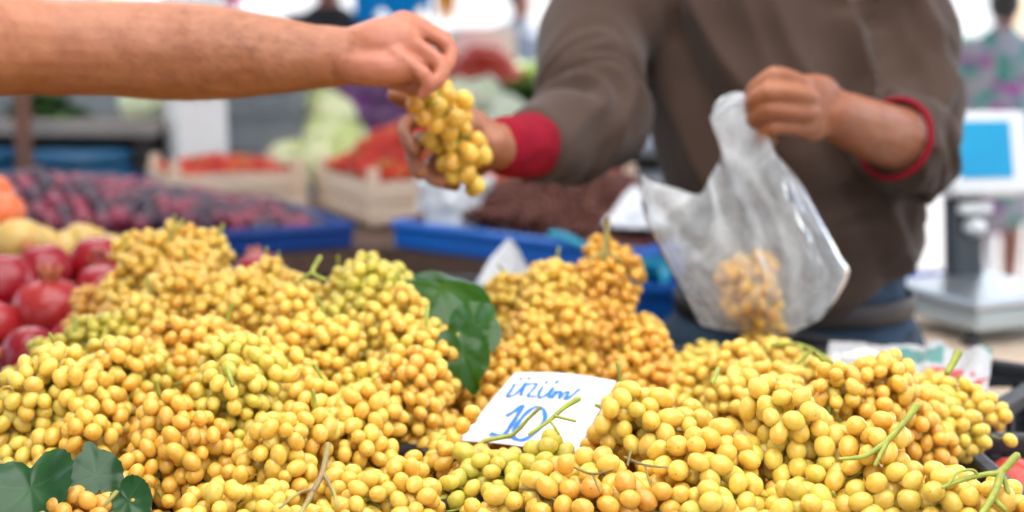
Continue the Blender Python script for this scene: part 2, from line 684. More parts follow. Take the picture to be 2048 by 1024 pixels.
M = {}
M['grape'] = grape_mat()
M['stem'] = basic('stem_green', (.36, .42, .04), (.24, .24, .04), 90, .5, .2, 90)
M['stem_brown'] = basic('stem_brown', (.16, .09, .03), (.30, .27, .06), 50, .6, .2, 90)
M['stem_purple'] = basic('stem_purple', (.20, .06, .07), (.38, .36, .07), 22, .55, .2, 90)
M['black_plastic'] = basic('black_plastic', (.018, .019, .022), (.03, .03, .034), 30, .42, .1, 120)
M['card'] = basic('white_card', (.70, .70, .70), (.66, .67, .68), 15, .7)
M['ink'] = basic('blue_marker_ink', (.005, .13, .50), (.008, .18, .6), 60, .5)
M['leaf'] = leaf_mat('vine_leaf', (.020, .085, .004), (.032, .12, .006), (.05, .14, .02))
M['leaf_yellow'] = leaf_mat('vine_leaf_yellow', (.62, .40, .03), (.5, .26, .03), (.6, .5, .1))
M['leaf_blue'] = leaf_mat('vine_leaf_dull', (.014, .062, .016), (.026, .10, .026), (.05, .14, .045))
M['skin_a'] = skin_mat('skin_customer', (.42, .165, .075), (.34, .115, .045), (.46, .155, .085), (-.20, -.13))
M['skin_b'] = skin_mat('skin_seller', (.33, .12, .05), (.26, .085, .035), (.3, .1, .05))
M['skin_c'] = skin_mat('skin_passer', (.38, .15, .09), (.34, .13, .08), (.4, .15, .08))
M['hair'] = basic('dark_hair', (.02, .013, .01), (.03, .02, .015), 60, .5)
M['sweater'] = sweater_mat()
M['cuff'] = basic('crimson_cloth', (.27, .003, .016), (.20, .002, .012), 30, .85, .3, 300, spec=.2)
M['denim'] = basic('dark_denim', (.018, .042, .075), (.03, .06, .10), 50, .85, .3, 300)
M['belt'] = basic('belt_leather', (.03, .02, .018), (.04, .03, .025), 20, .5)
M['film'] = film_mat('clear_polythene', .30, (.90, .93, .95))
M['white_bag'] = film_mat('white_polythene', .85, (.82, .84, .85))
M['wood'] = basic('weathered_wood', (.12, .062, .035), (.07, .036, .022), 6, .7, .4, 20, stretch=(2, 14, 14))
M['wood_grey'] = basic('grey_wood', (.30, .26, .23), (.19, .17, .16), 6, .75, .4, 20, stretch=(2, 14, 14))
M['wood_pale'] = basic('pale_wood', (.78, .62, .46), (.68, .51, .36), 6, .75, .3, 25, stretch=(2, 14, 14))
M['blue'] = basic('blue_plastic', (.003, .11, .46), (.004, .13, .52), 12, .35, .1, 60)
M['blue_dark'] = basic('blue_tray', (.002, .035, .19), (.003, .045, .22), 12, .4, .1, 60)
M['teal'] = basic('blue_barrel', (.004, .085, .19), (.006, .065, .14), 8, .45)
M['cyan'] = basic('cyan_plastic', (.01, .30, .46), (.015, .34, .5), 12, .3)
M['white_paint'] = basic('white_paint', (.80, .80, .79), (.72, .72, .70), 5, .6, .1, 30)
M['white_plastic'] = basic('white_plastic', (.78, .80, .80), (.74, .76, .77), 8, .35)
M['grey_plastic'] = basic('grey_plastic', (.035, .042, .05), (.05, .058, .066), 10, .45)
M['grey_crate'] = basic('grey_crate', (.24, .26, .28), (.17, .19, .21), 10, .5)
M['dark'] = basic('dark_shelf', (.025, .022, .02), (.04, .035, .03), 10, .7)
M['steel'] = basic('brushed_steel', (.66, .68, .68), (.56, .58, .58), 9, .3, .1, 60, metal=.9)
M['steel_side'] = basic('pale_metal_side', (.50, .56, .55), (.42, .48, .48), 9, .45, metal=.3)
M['screen'] = basic('blue_sticker', (.008, .36, .62), (.01, .30, .55), 6, .3)
M['rust'] = basic('rusty_iron', (.20, .09, .06), (.11, .06, .045), 18, .8, .4, 60)
M['pom'] = random_fruit('pomegranate_skin', [(.1, (.30, .006, .014)), (.5, (.38, .012, .018)), (.9, (.42, .035, .028))], .25, None, .2, 1.2)
M['pom_crown'] = basic('pomegranate_crown', (.45, .09, .04), (.50, .20, .06), 40, .6)
M['quince'] = random_fruit('pale_yellow_skin', [(.1, (.60, .40, .10)), (.9, (.70, .46, .14))], .3, None, .3)
M['orange'] = random_fruit('orange_skin', [(.1, (.70, .12, .03)), (.9, (.72, .17, .05))], .4, None, .3)
M['redfruit'] = random_fruit('red_skin', [(.1, (.50, .03, .02)), (.9, (.6, .05, .03))], .35, None, .2)
M['plum'] = random_fruit('plum_skin', [(.1, (.016, .005, .016)), (.4, (.040, .007, .022)), (.65, (.15, .008, .028)), (.9, (.34, .02, .05))], .36, (.085, .06, .095), .1)
M['berry'] = random_fruit('strawberry_skin', [(.1, (.50, .016, .010)), (.6, (.64, .045, .012)), (.95, (.72, .15, .03))], .35, None, .3, 1.5, .5)
M['calyx'] = basic('green_calyx', (.08, .18, .03), (.12, .22, .05), 20, .6)
M['tomato'] = random_fruit('tomato_skin', [(.1, (.60, .035, .015)), (.9, (.70, .11, .03))], .25, None, .3)
M['dried'] = basic('dried_fruit', (.16, .042, .022), (.085, .022, .013), 90, .55)
M['cab'] = random_fruit('pale_cabbage', [(.1, (.60, .66, .26)), (.6, (.70, .73, .36)), (.95, (.78, .80, .48))], .5, None, .25, 2.0)
M['purp'] = random_fruit('red_cabbage', [(.1, (.060, .008, .065)), (.6, (.12, .012, .11)), (.95, (.24, .04, .26))], .3, (.16, .09, .2), .1, 1.5)
M['caul'] = random_fruit('white_cabbage', [(.1, (.66, .72, .48)), (.9, (.76, .78, .62))], .4, None, .3, 2.0)
M['lettuce'] = leaf_mat('lettuce_leaf', (.16, .32, .04), (.30, .42, .08), (.5, .55, .25))
M['greens'] = leaf_mat('dark_greens', (.03, .10, .02), (.06, .17, .03), (.2, .3, .1))
M['pave'] = basic('pavement', (.20, .195, .19), (.15, .148, .145), 1.2, .85, .3, 30)
M['awning'] = cloth_translucent('light_panel_sheet', (.93, .93, .92), .85)  # white sheet of the added roof panels, lets sunlight down on the stalls
M['canvas'] = cloth_translucent('awning_canvas', (.30, .31, .33), .15)
M['tent'] = cloth_translucent('tent_cloth', (.82, .84, .86), .3)
M['blue_tarp'] = cloth_translucent('blue_tarp', (.01, .25, .62), .25)
M['pink'] = cloth_translucent('pink_cloth', (.80, .02, .25), .3)
M['jacket'] = basic('black_jacket', (.012, .014, .018), (.02, .022, .026), 8, .7)
M['blouse'] = basic('white_blouse', (.70, .72, .75), (.62, .64, .68), 8, .8)
M['floral'] = floral_mat()
M['shirt'] = basic('grey_shirt', (.30, .32, .35), (.25, .27, .3), 8, .8)
M['shoe'] = basic('dark_shoe', (.03, .02, .02), (.04, .03, .03), 8, .5)
M['news1'] = newsprint_mat('newsprint', 1.3)
M['news2'] = newsprint_mat('newsprint_colour', 4.1)
M['orange_cloth'] = basic('orange_plastic', (.75, .35, .06), (.7, .3, .05), 8, .5)
M['bark'] = basic('bark', (.10, .07, .05), (.06, .045, .035), 8, .9, .5, 20)
M['print_red'] = basic('red_print', (.55, .06, .06), (.5, .08, .08), 20, .7)
M['knit_neck'] = M['sweater']

# ------------------------------------------------------------------ setting: ground, awning, far market
V = [(-120, -30, 0), (120, -30, 0), (120, 220, 0), (-120, 220, 0)]
link('pavement', mesh('pavement', V, [(0, 1, 2, 3)], M['pave'], False), kind='structure')


def awning():
    """unseen dark canvas roof on posts; its extent and added panels shape the light"""
    x0, x1, y0, y1, z0 = -4.6, 2.6, -6.0, 7.6, 2.55
    xs = [x0, -3.3, -2.1, -.95, -.4, .2, .8, 1.35, 2.0, x1]
    ys = [y0, -4, -2.2, -.7, 0, .7, 1.4, 2.1, 2.7, 4.2, 5.9, y1]
    t = empty('market_awning', 'unseen canvas market roof on posts with added translucent panels lighting the stalls', 'awning', (0, 0, 0))

    def hz(x, y):
        return z0 + .25 * (1 - abs((x - x0) / (x1 - x0) - .5) * 2) - .05 * abs(math.sin(x * 2.1)) - .03 * abs(math.sin(y * 1.7))
    fine = 4
    parts = {'canvas': MB(), 'added_light_panel': MB()}
    for i in range(len(xs) - 1):
        for j in range(len(ys) - 1):
            mid = ((xs[i] + xs[i + 1]) / 2, (ys[j] + ys[j + 1]) / 2)
            k = 'added_light_panel' if -.95 < mid[0] < 1.35 and -2.2 < mid[1] < 2.1 or -2.1 < mid[0] < -.4 and 2.7 < mid[1] < 4.2 else 'canvas'  # translucent panels added to light the grape stall and the plums
            V_ = [Vector((xs[i] + (xs[i + 1] - xs[i]) * a / fine, ys[j] + (ys[j + 1] - ys[j]) * b_ / fine, 0)) for b_ in range(fine + 1) for a in range(fine + 1)]
            for v in V_:
                v.z = hz(v.x, v.y)
            F_ = [(q, q + 1, q + fine + 2, q + fine + 1) for b_ in range(fine) for q in range(b_ * (fine + 1), b_ * (fine + 1) + fine)]
            parts[k].add((V_, F_))
    parts['canvas'].build('canvas', M['canvas'], t)
    parts['added_light_panel'].build('added_light_panel', M['awning'], t)
    for x in (x0 + .03, x1 - .03):
        for y in (y0 + .03, .8, y1 - .03):
            MB().add(tube([(x, y, 0), (x, y, z0 - .06)], [.025, .025], 10, 1)).build('post', M['white_paint'], t)
awning()

# ------------------------------------------------------------------ tables under the grapes
def plank_table(name, label, x0, x1, y0, y1, z, n, mat, rz=0.0, leg=True, along='x'):
    c = Vector(((x0 + x1) / 2, (y0 + y1) / 2, 0))
    t = empty(name, label, 'table', c, rz)
    wx, wy = x1 - x0, y1 - y0
    me = None
    for i in range(n):
        if along == 'x':
            s = (wx, wy / n - .006, .025)
            p = (0, -wy / 2 + (i + .5) * wy / n, z - .0125 + random.uniform(-.002, .002))
        else:
            s = (wx / n - .006, wy, .025)
            p = (-wx / 2 + (i + .5) * wx / n, 0, z - .0125 + random.uniform(-.002, .002))
        if me is None:
            vf = box((0, 0, 0), s, None, .003)
            me = mesh('plank', vf[0], vf[1], mat, False)
        link('plank', me, t, loc=p)
    for sx in (-1, 1):
        MB().add(box((sx * (wx / 2 - .1), 0, z - .055), (.05, wy - .04, .06))).build('rail', mat, t, False)
        for sy in (-1, 1):
            MB().add(box((sx * (wx / 2 - .06), sy * (wy / 2 - .06), (z - .09) / 2), (.05, .05, z - .09))).build('leg', mat, t, False)
    return t

plank_table('stall_table', 'plank table that carries the crates of yellow grapes', -1.35, .98, .62, 1.71, .80, 7, M['wood_grey'])
plank_table('slatted_table', 'pale slatted table on which the weighing scale stands', .585, 1.7, 1.80, 2.75, .90, 10, M['wood_pale'], along='x')


def crate(name, label, cx, cy, rz, L, W, H, zt, mat, cat='crate', group=None, tilt=0.0):
    """slatted plastic crate with rim top at zt; L along local x"""
    t = empty(name, label, cat, (cx, cy, zt - H), rz, group)
    MB().add(box((0, 0, .006), (L - .02, W - .02, .012))).build('bottom', mat, t, False)
    m = MB()
    for s in (-1, 1):
        m.add(box((0, s * (W / 2 - .006), H - .009), (L, .018, .018), None, .004))
        m.add(box((s * (L / 2 - .006), 0, H - .0095), (.018, W - .026, .0175), None, .004))
    m.build('rim', mat, t, False)
    for sx in (-1, 1):
        for sy in (-1, 1):
            MB().add(box((sx * (L / 2 - .013), sy * (W / 2 - .013), H / 2 - .011), (.024, .024, H - .024), None, .004)).build('corner_post', mat, t, False)
    slat_x = mesh('slat', *box((0, 0, 0), (.012, .007, H - .03), None, .002), mat, False)
    bar_x = mesh('slat', *box((0, 0, 0), (L - .05, .008, .02), None, .002), mat, False)
    slat_y = mesh('slat', *box((0, 0, 0), (.007, .012, H - .03), None, .002), mat, False)
    bar_y = mesh('slat', *box((0, 0, 0), (.008, W - .05, .02), None, .002), mat, False)
    for s in (-1, 1):
        n = int(L / .045)
        for i in range(1, n):
            link('slat', slat_x, t, loc=(-L / 2 + i * L / n, s * (W / 2 - .008), H / 2 - .005))
        link('slat', bar_x, t, loc=(0, s * (W / 2 - .013), H * .45))
        n = int(W / .045)
        for i in range(1, n):
            link('slat', slat_y, t, loc=(s * (L / 2 - .008), -W / 2 + i * W / n, H / 2 - .005))
        link('slat', bar_y, t, loc=(s * (L / 2 - .013), 0, H * .45))
    return t

GC = 'black crates of the grape display'
def corner_crate(label, corner, rz, L, W, H, zt, which):
    """crate placed by one of its corners: which = (sx, sy) of that corner in local axes"""
    c = Vector((corner[0], corner[1]))
    off = Vector((which[0] * L / 2, which[1] * W / 2))
    off.rotate(Matrix.Rotation(rz, 2))
    return crate('plastic_crate', label, c.x - off.x, c.y - off.y, rz, L, W, H, zt, M['black_plastic'], group=GC)

corner_crate('black crate whose slatted side shows behind the rightmost grape bunch', (.437, 1.325), R(52), .30, .34, .20, 1.03, (-1, -1))
corner_crate('black crate with a large red fruit in the lower right corner', (.410, 1.30), 0.0, .36, .40, .20, 1.03, (-1, 1))
corner_crate('black crate rim showing above the vine leaves at lower left', (-.315, 1.075), R(28), .27, .16, .20, 1.052, (-1, 1))
crate('plastic_crate', 'black crate far rim just below the hanging plastic bag', .13, 1.53, 0, .50, .29, .20, 1.03, M['black_plastic'], group=GC)
crate('plastic_crate', 'black crate of grapes under the tall left pile', -.40, 1.44, 0, .50, .32, .20, 1.0, M['black_plastic'], group=GC)
crate('plastic_crate', 'black crate holding the pomegranates at the left edge', -.70, 1.80, 0, .50, .34, .20, 1.0, M['black_plastic'], group=GC)
plank_table('stall_table', 'plank table under the pomegranates beside the grape table', -1.35, -.20, 1.72, 2.30, .80, 4, M['wood_grey'])

# ------------------------------------------------------------------ grapes
GV, GF = ico(3)
GRAPE_ME = [mesh('grape', GV, GF, M['grape'])]
CELL = .02
HASH = {}


def near_ok(p, dmin):
    k = (int(p[0] // CELL), int(p[1] // CELL), int(p[2] // CELL))
    d2 = dmin * dmin
    for a in (-1, 0, 1):
        for b in (-1, 0, 1):
            for c in (-1, 0, 1):
                for q in HASH.get((k[0] + a, k[1] + b, k[2] + c), ()):
                    if (p[0] - q[0]) ** 2 + (p[1] - q[1]) ** 2 + (p[2] - q[2]) ** 2 < d2:
                        return False
    return True


def put(p):
    HASH.setdefault((int(p[0] // CELL), int(p[1] // CELL), int(p[2] // CELL)), []).append((p[0], p[1], p[2]))


def grape_colour(h):
    """h 0 = green-yellow, .5 = gold, 1 = amber"""
    A = np.array
    st = [(0, A((.52, .475, .07))), (.25, A((.76, .54, .105))), (.5, A((.75, .45, .072))), (.75, A((.71, .355, .055))), (1, A((.60, .28, .06)))]
    h = min(max(h, 0), 1)
    for (a, ca), (b, cb) in zip(st, st[1:]):
        if h <= b:
            f = (h - a) / (b - a)
            return ca * (1 - f) + cb * f
    return st[-1][1]


CENTRES = []
CARD_PX = [(1030, 745), (1233, 762), (1150, 918), (920, 885)]


def to_px(p):
    t = Vector(p) - Vector((0, 0, CAM_Z))
    z = t.y * math.cos(PITCH) - t.z * math.sin(PITCH)
    return 1024 + FPX * t.x / z, 512 - FPX * (t.y * math.sin(PITCH) + t.z * math.cos(PITCH)) / z


def before_card(p, m=12):
    """True where a grape would lie on top of the card's face or inside it"""
    if not 1.0 < p[1] < 1.33:
        return False
    x, y = to_px(p)
    for (ax, ay), (bx_, by_) in zip(CARD_PX, CARD_PX[1:] + CARD_PX[:1]):
        L = math.hypot(bx_ - ax, by_ - ay)
        if ((bx_ - ax) * (y - ay) - (by_ - ay) * (x - ax)) / L < -m:
            return False
    v = min(1, max(0, (y - 752) / 150))
    return p[1] < 1.262 - .085 * v + .014


CAMV = Vector((0, 0, CAM_Z))
N_GRAPES = 0
ALL = []


def bunch(px, py, d, L, Rr, ang, hue, label, stems=(), stem_mat='stem', ctr=None, axis=None, tries=3200, all_round=False, gsize=1.0, group='bunches of yellow grapes in the display', ped=True, sparse=1.0, push=.75, over_card=False, stem_lift=.03):
    global N_GRAPES
    if ctr is None:
        L, Rr = L * .92, Rr * .86
        gsize *= .92 if (px > 980 and d < 1.1) else .77
        hue -= .06
    a = R(ang)
    down = Vector((0, -.72, -.69))
    ax = Vector((math.cos(a), 0, 0)) + down * math.sin(a)
    if axis is not None:
        ax = Vector(axis)
    ax.normalize()
    view = (CAMV - P(px, py, d)).normalized()
    c = P(px, py, d) - (view * .85 + Vector((0, 0, .5))).normalized() * (Rr * push) if ctr is None else Vector(ctr)
    CENTRES.append((c, Rr))
    s1 = ax.cross(Vector((0, .3, 1)))
    if s1.length < .1:
        s1 = Vector((1, 0, 0))
    s1.normalize()
    s2 = s1.cross(ax)
    rg = random.Random(int(px * 7 + py * 13))
    top = c - ax * (L * .5)
    root = empty('grape_bunch', label, 'grapes', c, 0, group)
    grapes = []
    # shoulders and side wings: a bunch is a chain of small clusters, not one smooth body
    nl = max(4, int(L / .020))
    lobes = []
    for k in range(nl):
        t = (k + rg.uniform(.1, .9)) / nl
        prof = min(1, (t + .08) / .24) ** .6 * (1 - max(0, t - .3) / .78) ** .7
        th = rg.uniform(0, 6.28)
        rad = Rr * prof
        lr = rad * rg.uniform(.50, .78)
        off = (s1 * math.cos(th) + s2 * math.sin(th)) * (rad * 1.05 - lr) * rg.uniform(.75, 1.12)
        lobes.append((c + ax * ((t - .5) * L) + off, lr, t))
        if k % 2 == 0:
            lobes.append((c + ax * ((t - .5) * L) - off * .9, lr * .92, t))
    for k in range(tries):
        lc, lr, t = lobes[k % len(lobes)]
        nrm = Vector((rg.gauss(0, 1), rg.gauss(0, 1), rg.gauss(0, 1))).normalized()
        p = lc + nrm * (lr * (1.0 if k < tries * .6 else rg.uniform(.35, .95)))
        out = (p - (c + ax * ((t - .5) * L * .8))) + nrm * .012
        if out.length < 1e-4:
            continue
        out.normalize()
        if not all_round and out.dot(view) < -.15 and out.z < .25:
            continue
        if not over_card and before_card(p):
            continue
        r = .0082 * gsize * rg.uniform(.86, 1.10)
        if not near_ok(p, .0136 * gsize * sparse):
            continue
        put(p)
        grapes.append((p, out, r))
    for p, out, r in grapes:
        d_ = (out * .35 + ax * .45 + Vector((0, 0, -.25)) + Vector((rg.uniform(-1, 1), rg.uniform(-1, 1), rg.uniform(-1, 1))) * .6).normalized()
        qt = d_.to_track_quat('Z', 'Y') @ Quaternion((0, 0, 1), rg.uniform(0, 6.28))
        sc = (r * rg.uniform(.97, 1.03), r * rg.uniform(.97, 1.03), r * rg.uniform(1.12, 1.42))
        h = hue + rg.gauss(0, .07) + .10 * max(0, -out.z)
        col = grape_colour(h) * rg.uniform(.9, 1.06)
        ALL.append((root, c, p, qt, sc, (min(col[0], .9), min(col[1], .9), col[2], 1), ctr is not None))
    N_GRAPES += len(grapes)
    # stalk
    mb = MB()
    n = 6
    tw = Vector((rg.uniform(-1, 1), -.4, rg.uniform(.3, 1.2))).normalized()
    pts = ([top - c - ax * .020 + tw * .020, top - c - ax * .014 + tw * .008] if not stems and ctr is None and rg.random() < .55 else [top - c - ax * .012]) + [top - c + ax * (L * i / n) + Vector((rg.uniform(-1, 1), rg.uniform(-1, 1), rg.uniform(-1, 1))) * .003 for i in range(n)]
    mb.add(tube(pts, [.0017] * (len(pts) - n) + [.0022 - .0002 * i for i in range(n)], 6, 2, 2))
    if ped:
        for p, out, r in grapes:
            q = p - c
            s = (q - (top - c)).dot(ax) - .018
            base = (top - c) + ax * max(.0, min(s, L * .85))
            if (q - base).length > .032 or (not over_card and before_card((base + c).lerp(p, .5), 30)):
                continue
            mid = base.lerp(q, .55) + Vector((rg.uniform(-1, 1), rg.uniform(-1, 1), rg.uniform(-1, 1))) * .002
            mb.add(thin_tube(base, mid, .0010, 3, .0008))
            mb.add(thin_tube(mid, q - out * (r * .8), .0008, 3, .0013))
    mb.build('stalk', M[stem_mat if stem_mat != 'stem_purple' else 'stem'], root)
    for line in stems:
        pts = [P(q[0], q[1], q[2] - stem_lift) - c for q in line]
        rad = [(q[3] if len(q) > 3 else .003) * .72 * (.88 + .24 * random.random()) for q in line]
        MB().add(tube(pts, rad, 8, 3, 2)).build('cut_stem', M[stem_mat], root)
    return root


GB = 'yellow grape bunch'
B = bunch
# the sharp front row, lower right
B(1085, 965, 1.015, .125, .034, 170, .34, 'sharp pale gold grape bunch lying right below the price card',
  stems=[[(1150, 935, 1.02, .0016), (1185, 948, 1.01, .0014), (1225, 940, 1.005, .0012)], [(1185, 948, 1.01, .0014), (1200, 985, 1.0, .001)]], stem_mat='stem_brown')
B(1235, 985, .99, .13, .036, 12, .66, 'sharp amber grape bunch with bare twigs on the bottom edge right of the pale one',
  stems=[[(1250, 915, 1.01, .0016), (1290, 930, 1.0, .0013), (1335, 935, .995, .0011)], [(1290, 930, 1.0, .0013), (1300, 970, .99, .0010)], [(1262, 900, 1.01, .0011), (1255, 930, 1.0, .0013)]], stem_mat='stem_brown')
B(1395, 865, 1.085, .17, .050, 28, .33, 'big conical pale gold grape bunch right of the price card',
  stems=[[(1425, 765, 1.10, .0035), (1436, 738, 1.11, .0032)]])
B(1600, 915, 1.03, .155, .050, 80, .30, 'large in-focus light yellow grape bunch at the bottom right',
  stems=[[(1680, 918, 1.03, .002), (1730, 912, 1.035, .0026), (1775, 880, 1.045, .0032), (1812, 840, 1.055, .0034), (1832, 812, 1.06, .0042)], [(1775, 880, 1.045, .0028), (1750, 930, 1.03, .0022)]])
B(1455, 1000, .985, .15, .044, 175, .30, 'pale yellow grape bunch cut by the bottom edge under the big conical one')
B(1345, 945, 1.02, .13, .040, 150, .42, 'golden grape bunch between the twiggy amber one and the large sharp one')
B(1800, 990, .985, .17, .040, 186, .30, 'light yellow grape bunch with a thick forked green stem at bottom right',
  stems=[[(1885, 975, .995, .0018), (1930, 958, 1.0, .0026), (1975, 948, 1.0, .003), (2000, 945, 1.0, .0038), (2033, 912, 1.005, .0042)],
         [(2002, 945, 1.0, .0038), (1990, 985, .99, .0036), (1962, 1030, .98, .0036)], [(1985, 995, .99, .003), (2010, 1020, .985, .0026)],
         [(1895, 972, .995, .0014), (1915, 945, 1.0, .0014), (1945, 940, 1.0, .0016), (1955, 950, 1.0, .002)], [(2008, 955, 1.0, .003), (2016, 985, .995, .0024)]])
B(1960, 1015, .965, .09, .03, 200, .4, 'small grape bunch end in the bottom right corner under the forked stem')
B(1715, 960, 1.0, .12, .038, 110, .5, 'golden grape bunch wedged between the two sharpest bunches at bottom right')
B(1600, 815, 1.20, .16, .048, 20, .32, 'plump golden grape bunch behind the large in-focus one')
B(1655, 752, 1.40, .15, .045, 25, .36, 'golden grape bunch on the rear edge near the seller jeans')
B(1490, 738, 1.44, .20, .050, 195, .14, 'greenish yellow grape bunch below the hanging bag',
  stems=[[(1545, 690, 1.45, .003), (1600, 690, 1.43, .003), (1650, 715, 1.4, .003), (1685, 745, 1.38, .003)], [(1600, 690, 1.43, .0025), (1612, 730, 1.4, .0025)]])
B(1395, 718, 1.56, .13, .042, 180, .18, 'green gold grape bunch on the rear rim left of the bag bottom')
B(1535, 695, 1.585, .10, .034, 90, .45, 'small golden grape bunch touching the bottom of the hanging bag')
B(1872, 818, 1.20, .15, .044, 14, .28, 'bright yellow grape bunch topping the right end of the pile',
  stems=[[(1895, 745, 1.22, .004), (1908, 722, 1.225, .0045), (1916, 706, 1.23, .005)]])
B(1838, 880, 1.16, .13, .040, 92, .66, 'amber grape bunch hanging beside the black crate corner')
B(1945, 795, 1.24, .08, .028, 15, .34, 'grape tip leaning on the black crate rim at far right')
B(1760, 808, 1.34, .15, .042, 160, .45, 'golden grape bunch in front of the newspaper sheet')
B(1745, 850, 1.13, .15, .042, 110, .55, 'amber gold grape bunch under the long bare green stem')
B(1660, 860, 1.10, .13, .04, 100, .40, 'golden grape bunch just above the large in-focus one')
B(1490, 818, 1.25, .14, .044, 130, .42, 'golden grape bunch directly behind the big conical one')
B(1400, 768, 1.36, .15, .045, 150, .38, 'yellow grape bunch between the orange peak and the greenish bunch')
# middle
B(1205, 600, 1.57, .19, .055, 92, .72, 'orange grape bunch standing as the middle peak of the display',
  stems=[[(1208, 520, 1.58, .004), (1212, 480, 1.59, .0045), (1216, 440, 1.60, .004)], [(1212, 500, 1.585, .003), (1180, 520, 1.57, .002)], [(1212, 500, 1.585, .003), (1245, 525, 1.57, .002)]], stem_mat='stem_brown')
B(1085, 640, 1.52, .17, .050, 100, .42, 'golden grape bunch right of the green vine leaves')
B(1020, 622, 1.57, .10, .04, 90, .35, 'small yellow grape bunch behind the vine leaf tip')
B(1140, 700, 1.45, .18, .050, 70, .52, 'golden grape bunch above the price card')
B(1290, 690, 1.55, .15, .046, 55, .58, 'amber grape bunch on the slope right of the orange peak')
B(1285, 780, 1.36, .15, .046, 100, .66, 'deep amber grape bunch at the right edge of the price card')
B(1040, 720, 1.42, .12, .042, 100, .58, 'amber grape bunch between vine leaf and price card')
B(1225, 880, 1.12, .12, .040, 100, .58, 'amber grape bunch at the lower right corner of the price card')
B(1050, 915, 1.06, .115, .030, 190, .10, 'greenish grape bunch lying on the price card with its stem up', over_card=True,
  stems=[[(1060, 868, 1.085, .002), (1100, 840, 1.09, .0026), (1128, 815, 1.095, .003), (1156, 798, 1.10, .0034)], [(1110, 832, 1.09, .002), (1150, 842, 1.085, .0016)], [(1100, 840, 1.09, .002), (1118, 868, 1.08, .0014)]])
B(960, 955, 1.04, .13, .036, 165, .10, 'green yellow grape bunch at the bottom left of the price card')
B(945, 775, 1.31, .14, .042, 90, .60, 'amber grape bunch along the left edge of the price card')
B(880, 905, 1.10, .14, .042, 150, .50, 'golden grape bunch left of the price card bottom corner')
B(840, 985, 1.01, .15, .042, 10, .44, 'golden grape bunch on the bottom edge in the middle')
B(862, 745, 1.27, .16, .040, 72, .46, 'long golden grape bunch under the vine leaves',
  stems=[[(852, 650, 1.31, .003), (855, 612, 1.32, .003)]])
B(700, 652, 1.36, .19, .058, 108, .10, 'large greenish yellow grape bunch left of the vine leaves',
  stems=[[(650, 560, 1.41, .0035), (625, 545, 1.42, .0035), (640, 515, 1.43, .004)], [(625, 545, 1.42, .003), (600, 560, 1.42, .0025)]])
B(800, 690, 1.31, .14, .045, 90, .36, 'golden grape bunch between the greenish one and the vine leaves')
B(745, 800, 1.22, .17, .050, 120, .24, 'yellow grape bunch below the large greenish one')
B(855, 815, 1.19, .14, .044, 60, .58, 'amber grape bunch midway between vine leaves and bottom edge')
B(720, 600, 1.48, .09, .036, 60, .18, 'small yellow grape bunch on the ridge left of the vine leaves')
B(615, 618, 1.50, .14, .042, 60, .26, 'yellow grape bunch on the ridge in front of the dark stall side')
B(835, 628, 1.52, .11, .036, 5, .24, 'yellow grape bunch tucked behind the yellow vine leaf')
# left
B(490, 830, 1.12, .17, .050, 78, .18, 'pale yellow grape bunch in the lower left middle',
  stems=[[(465, 770, 1.14, .003), (455, 738, 1.15, .0032)]])
B(590, 800, 1.19, .14, .044, 60, .36, 'golden grape bunch right of the pale lower left one')
B(395, 935, 1.06, .16, .047, 62, .60, 'amber grape bunch spilling over the black rim at lower left')
B(300, 945, 1.065, .12, .040, 95, .58, 'amber grape bunch right beside the lower left vine leaves')
B(520, 950, 1.04, .14, .042, 120, .48, 'golden grape bunch left of the purple stem')
B(610, 900, 1.11, .14, .044, 100, .46, 'golden grape bunch behind the purple stem')
B(710, 920, 1.09, .14, .044, 100, .48, 'golden grape bunch right of the purple stem')
B(580, 1018, .975, .16, .034, 2, .34, 'grape bunch with a forked purple stem on the bottom edge',
  stems=[[(600, 1030, .965, .0022), (625, 985, .985, .0028), (645, 945, 1.0, .003), (656, 890, 1.015, .0034)], [(645, 945, 1.0, .0026), (668, 985, .985, .002), (672, 1010, .975, .0016)],
         [(560, 1015, .97, .0014), (600, 985, .985, .0016), (628, 980, .985, .0022)]], stem_mat='stem_purple')
B(700, 1010, .98, .11, .036, 170, .40, 'grape bunch on the bottom edge right of the purple stem')
B(185, 1012, .975, .07, .026, 350, .82, 'small brownish grape bunch lying on the lower left vine leaf',
  stems=[[(210, 1010, .98, .002), (232, 985, .985, .0026)]], stem_mat='stem_purple')
B(135, 755, 1.20, .19, .054, 172, .20, 'pale yellow grape bunch at the left edge under the pomegranates')
B(45, 850, 1.12, .16, .050, 100, .30, 'pale gold grape bunch cut by the left edge')
B(225, 830, 1.15, .16, .046, 80, .56, 'golden grape bunch above the lower left vine leaves')
B(130, 880, 1.09, .14, .044, 95, .48, 'golden grape bunch just above the largest lower left leaf')
B(130, 695, 1.36, .13, .040, 160, .10, 'greenish grape bunch touching the front pomegranates',
  stems=[[(150, 660, 1.38, .003), (148, 635, 1.385, .003)]])
B(345, 545, 1.60, .16, .052, 96, .48, 'golden grape bunch crowning the tall left pile')
B(272, 520, 1.62, .09, .040, 100, .42, 'grape tip at the top left of the tall left pile')
B(405, 522, 1.62, .09, .038, 80, .40, 'grape tip at the top right of the tall left pile',
  stems=[[(438, 470, 1.63, .003), (446, 450, 1.635, .0035)], [(352, 465, 1.62, .002), (365, 440, 1.63, .003)]])
B(262, 580, 1.52, .19, .050, 108, .46, 'golden grape bunch down the left flank of the tall pile')
B(415, 600, 1.50, .17, .050, 72, .54, 'amber gold grape bunch on the right flank of the tall pile')
B(315, 660, 1.42, .19, .054, 100, .50, 'golden grape bunch below the crown of the tall left pile')
B(230, 690, 1.36, .14, .044, 110, .36, 'yellow grape bunch at the foot of the tall pile beside the pale one')
B(440, 670, 1.38, .18, .050, 95, .44, 'golden grape bunch in the middle of the left half')
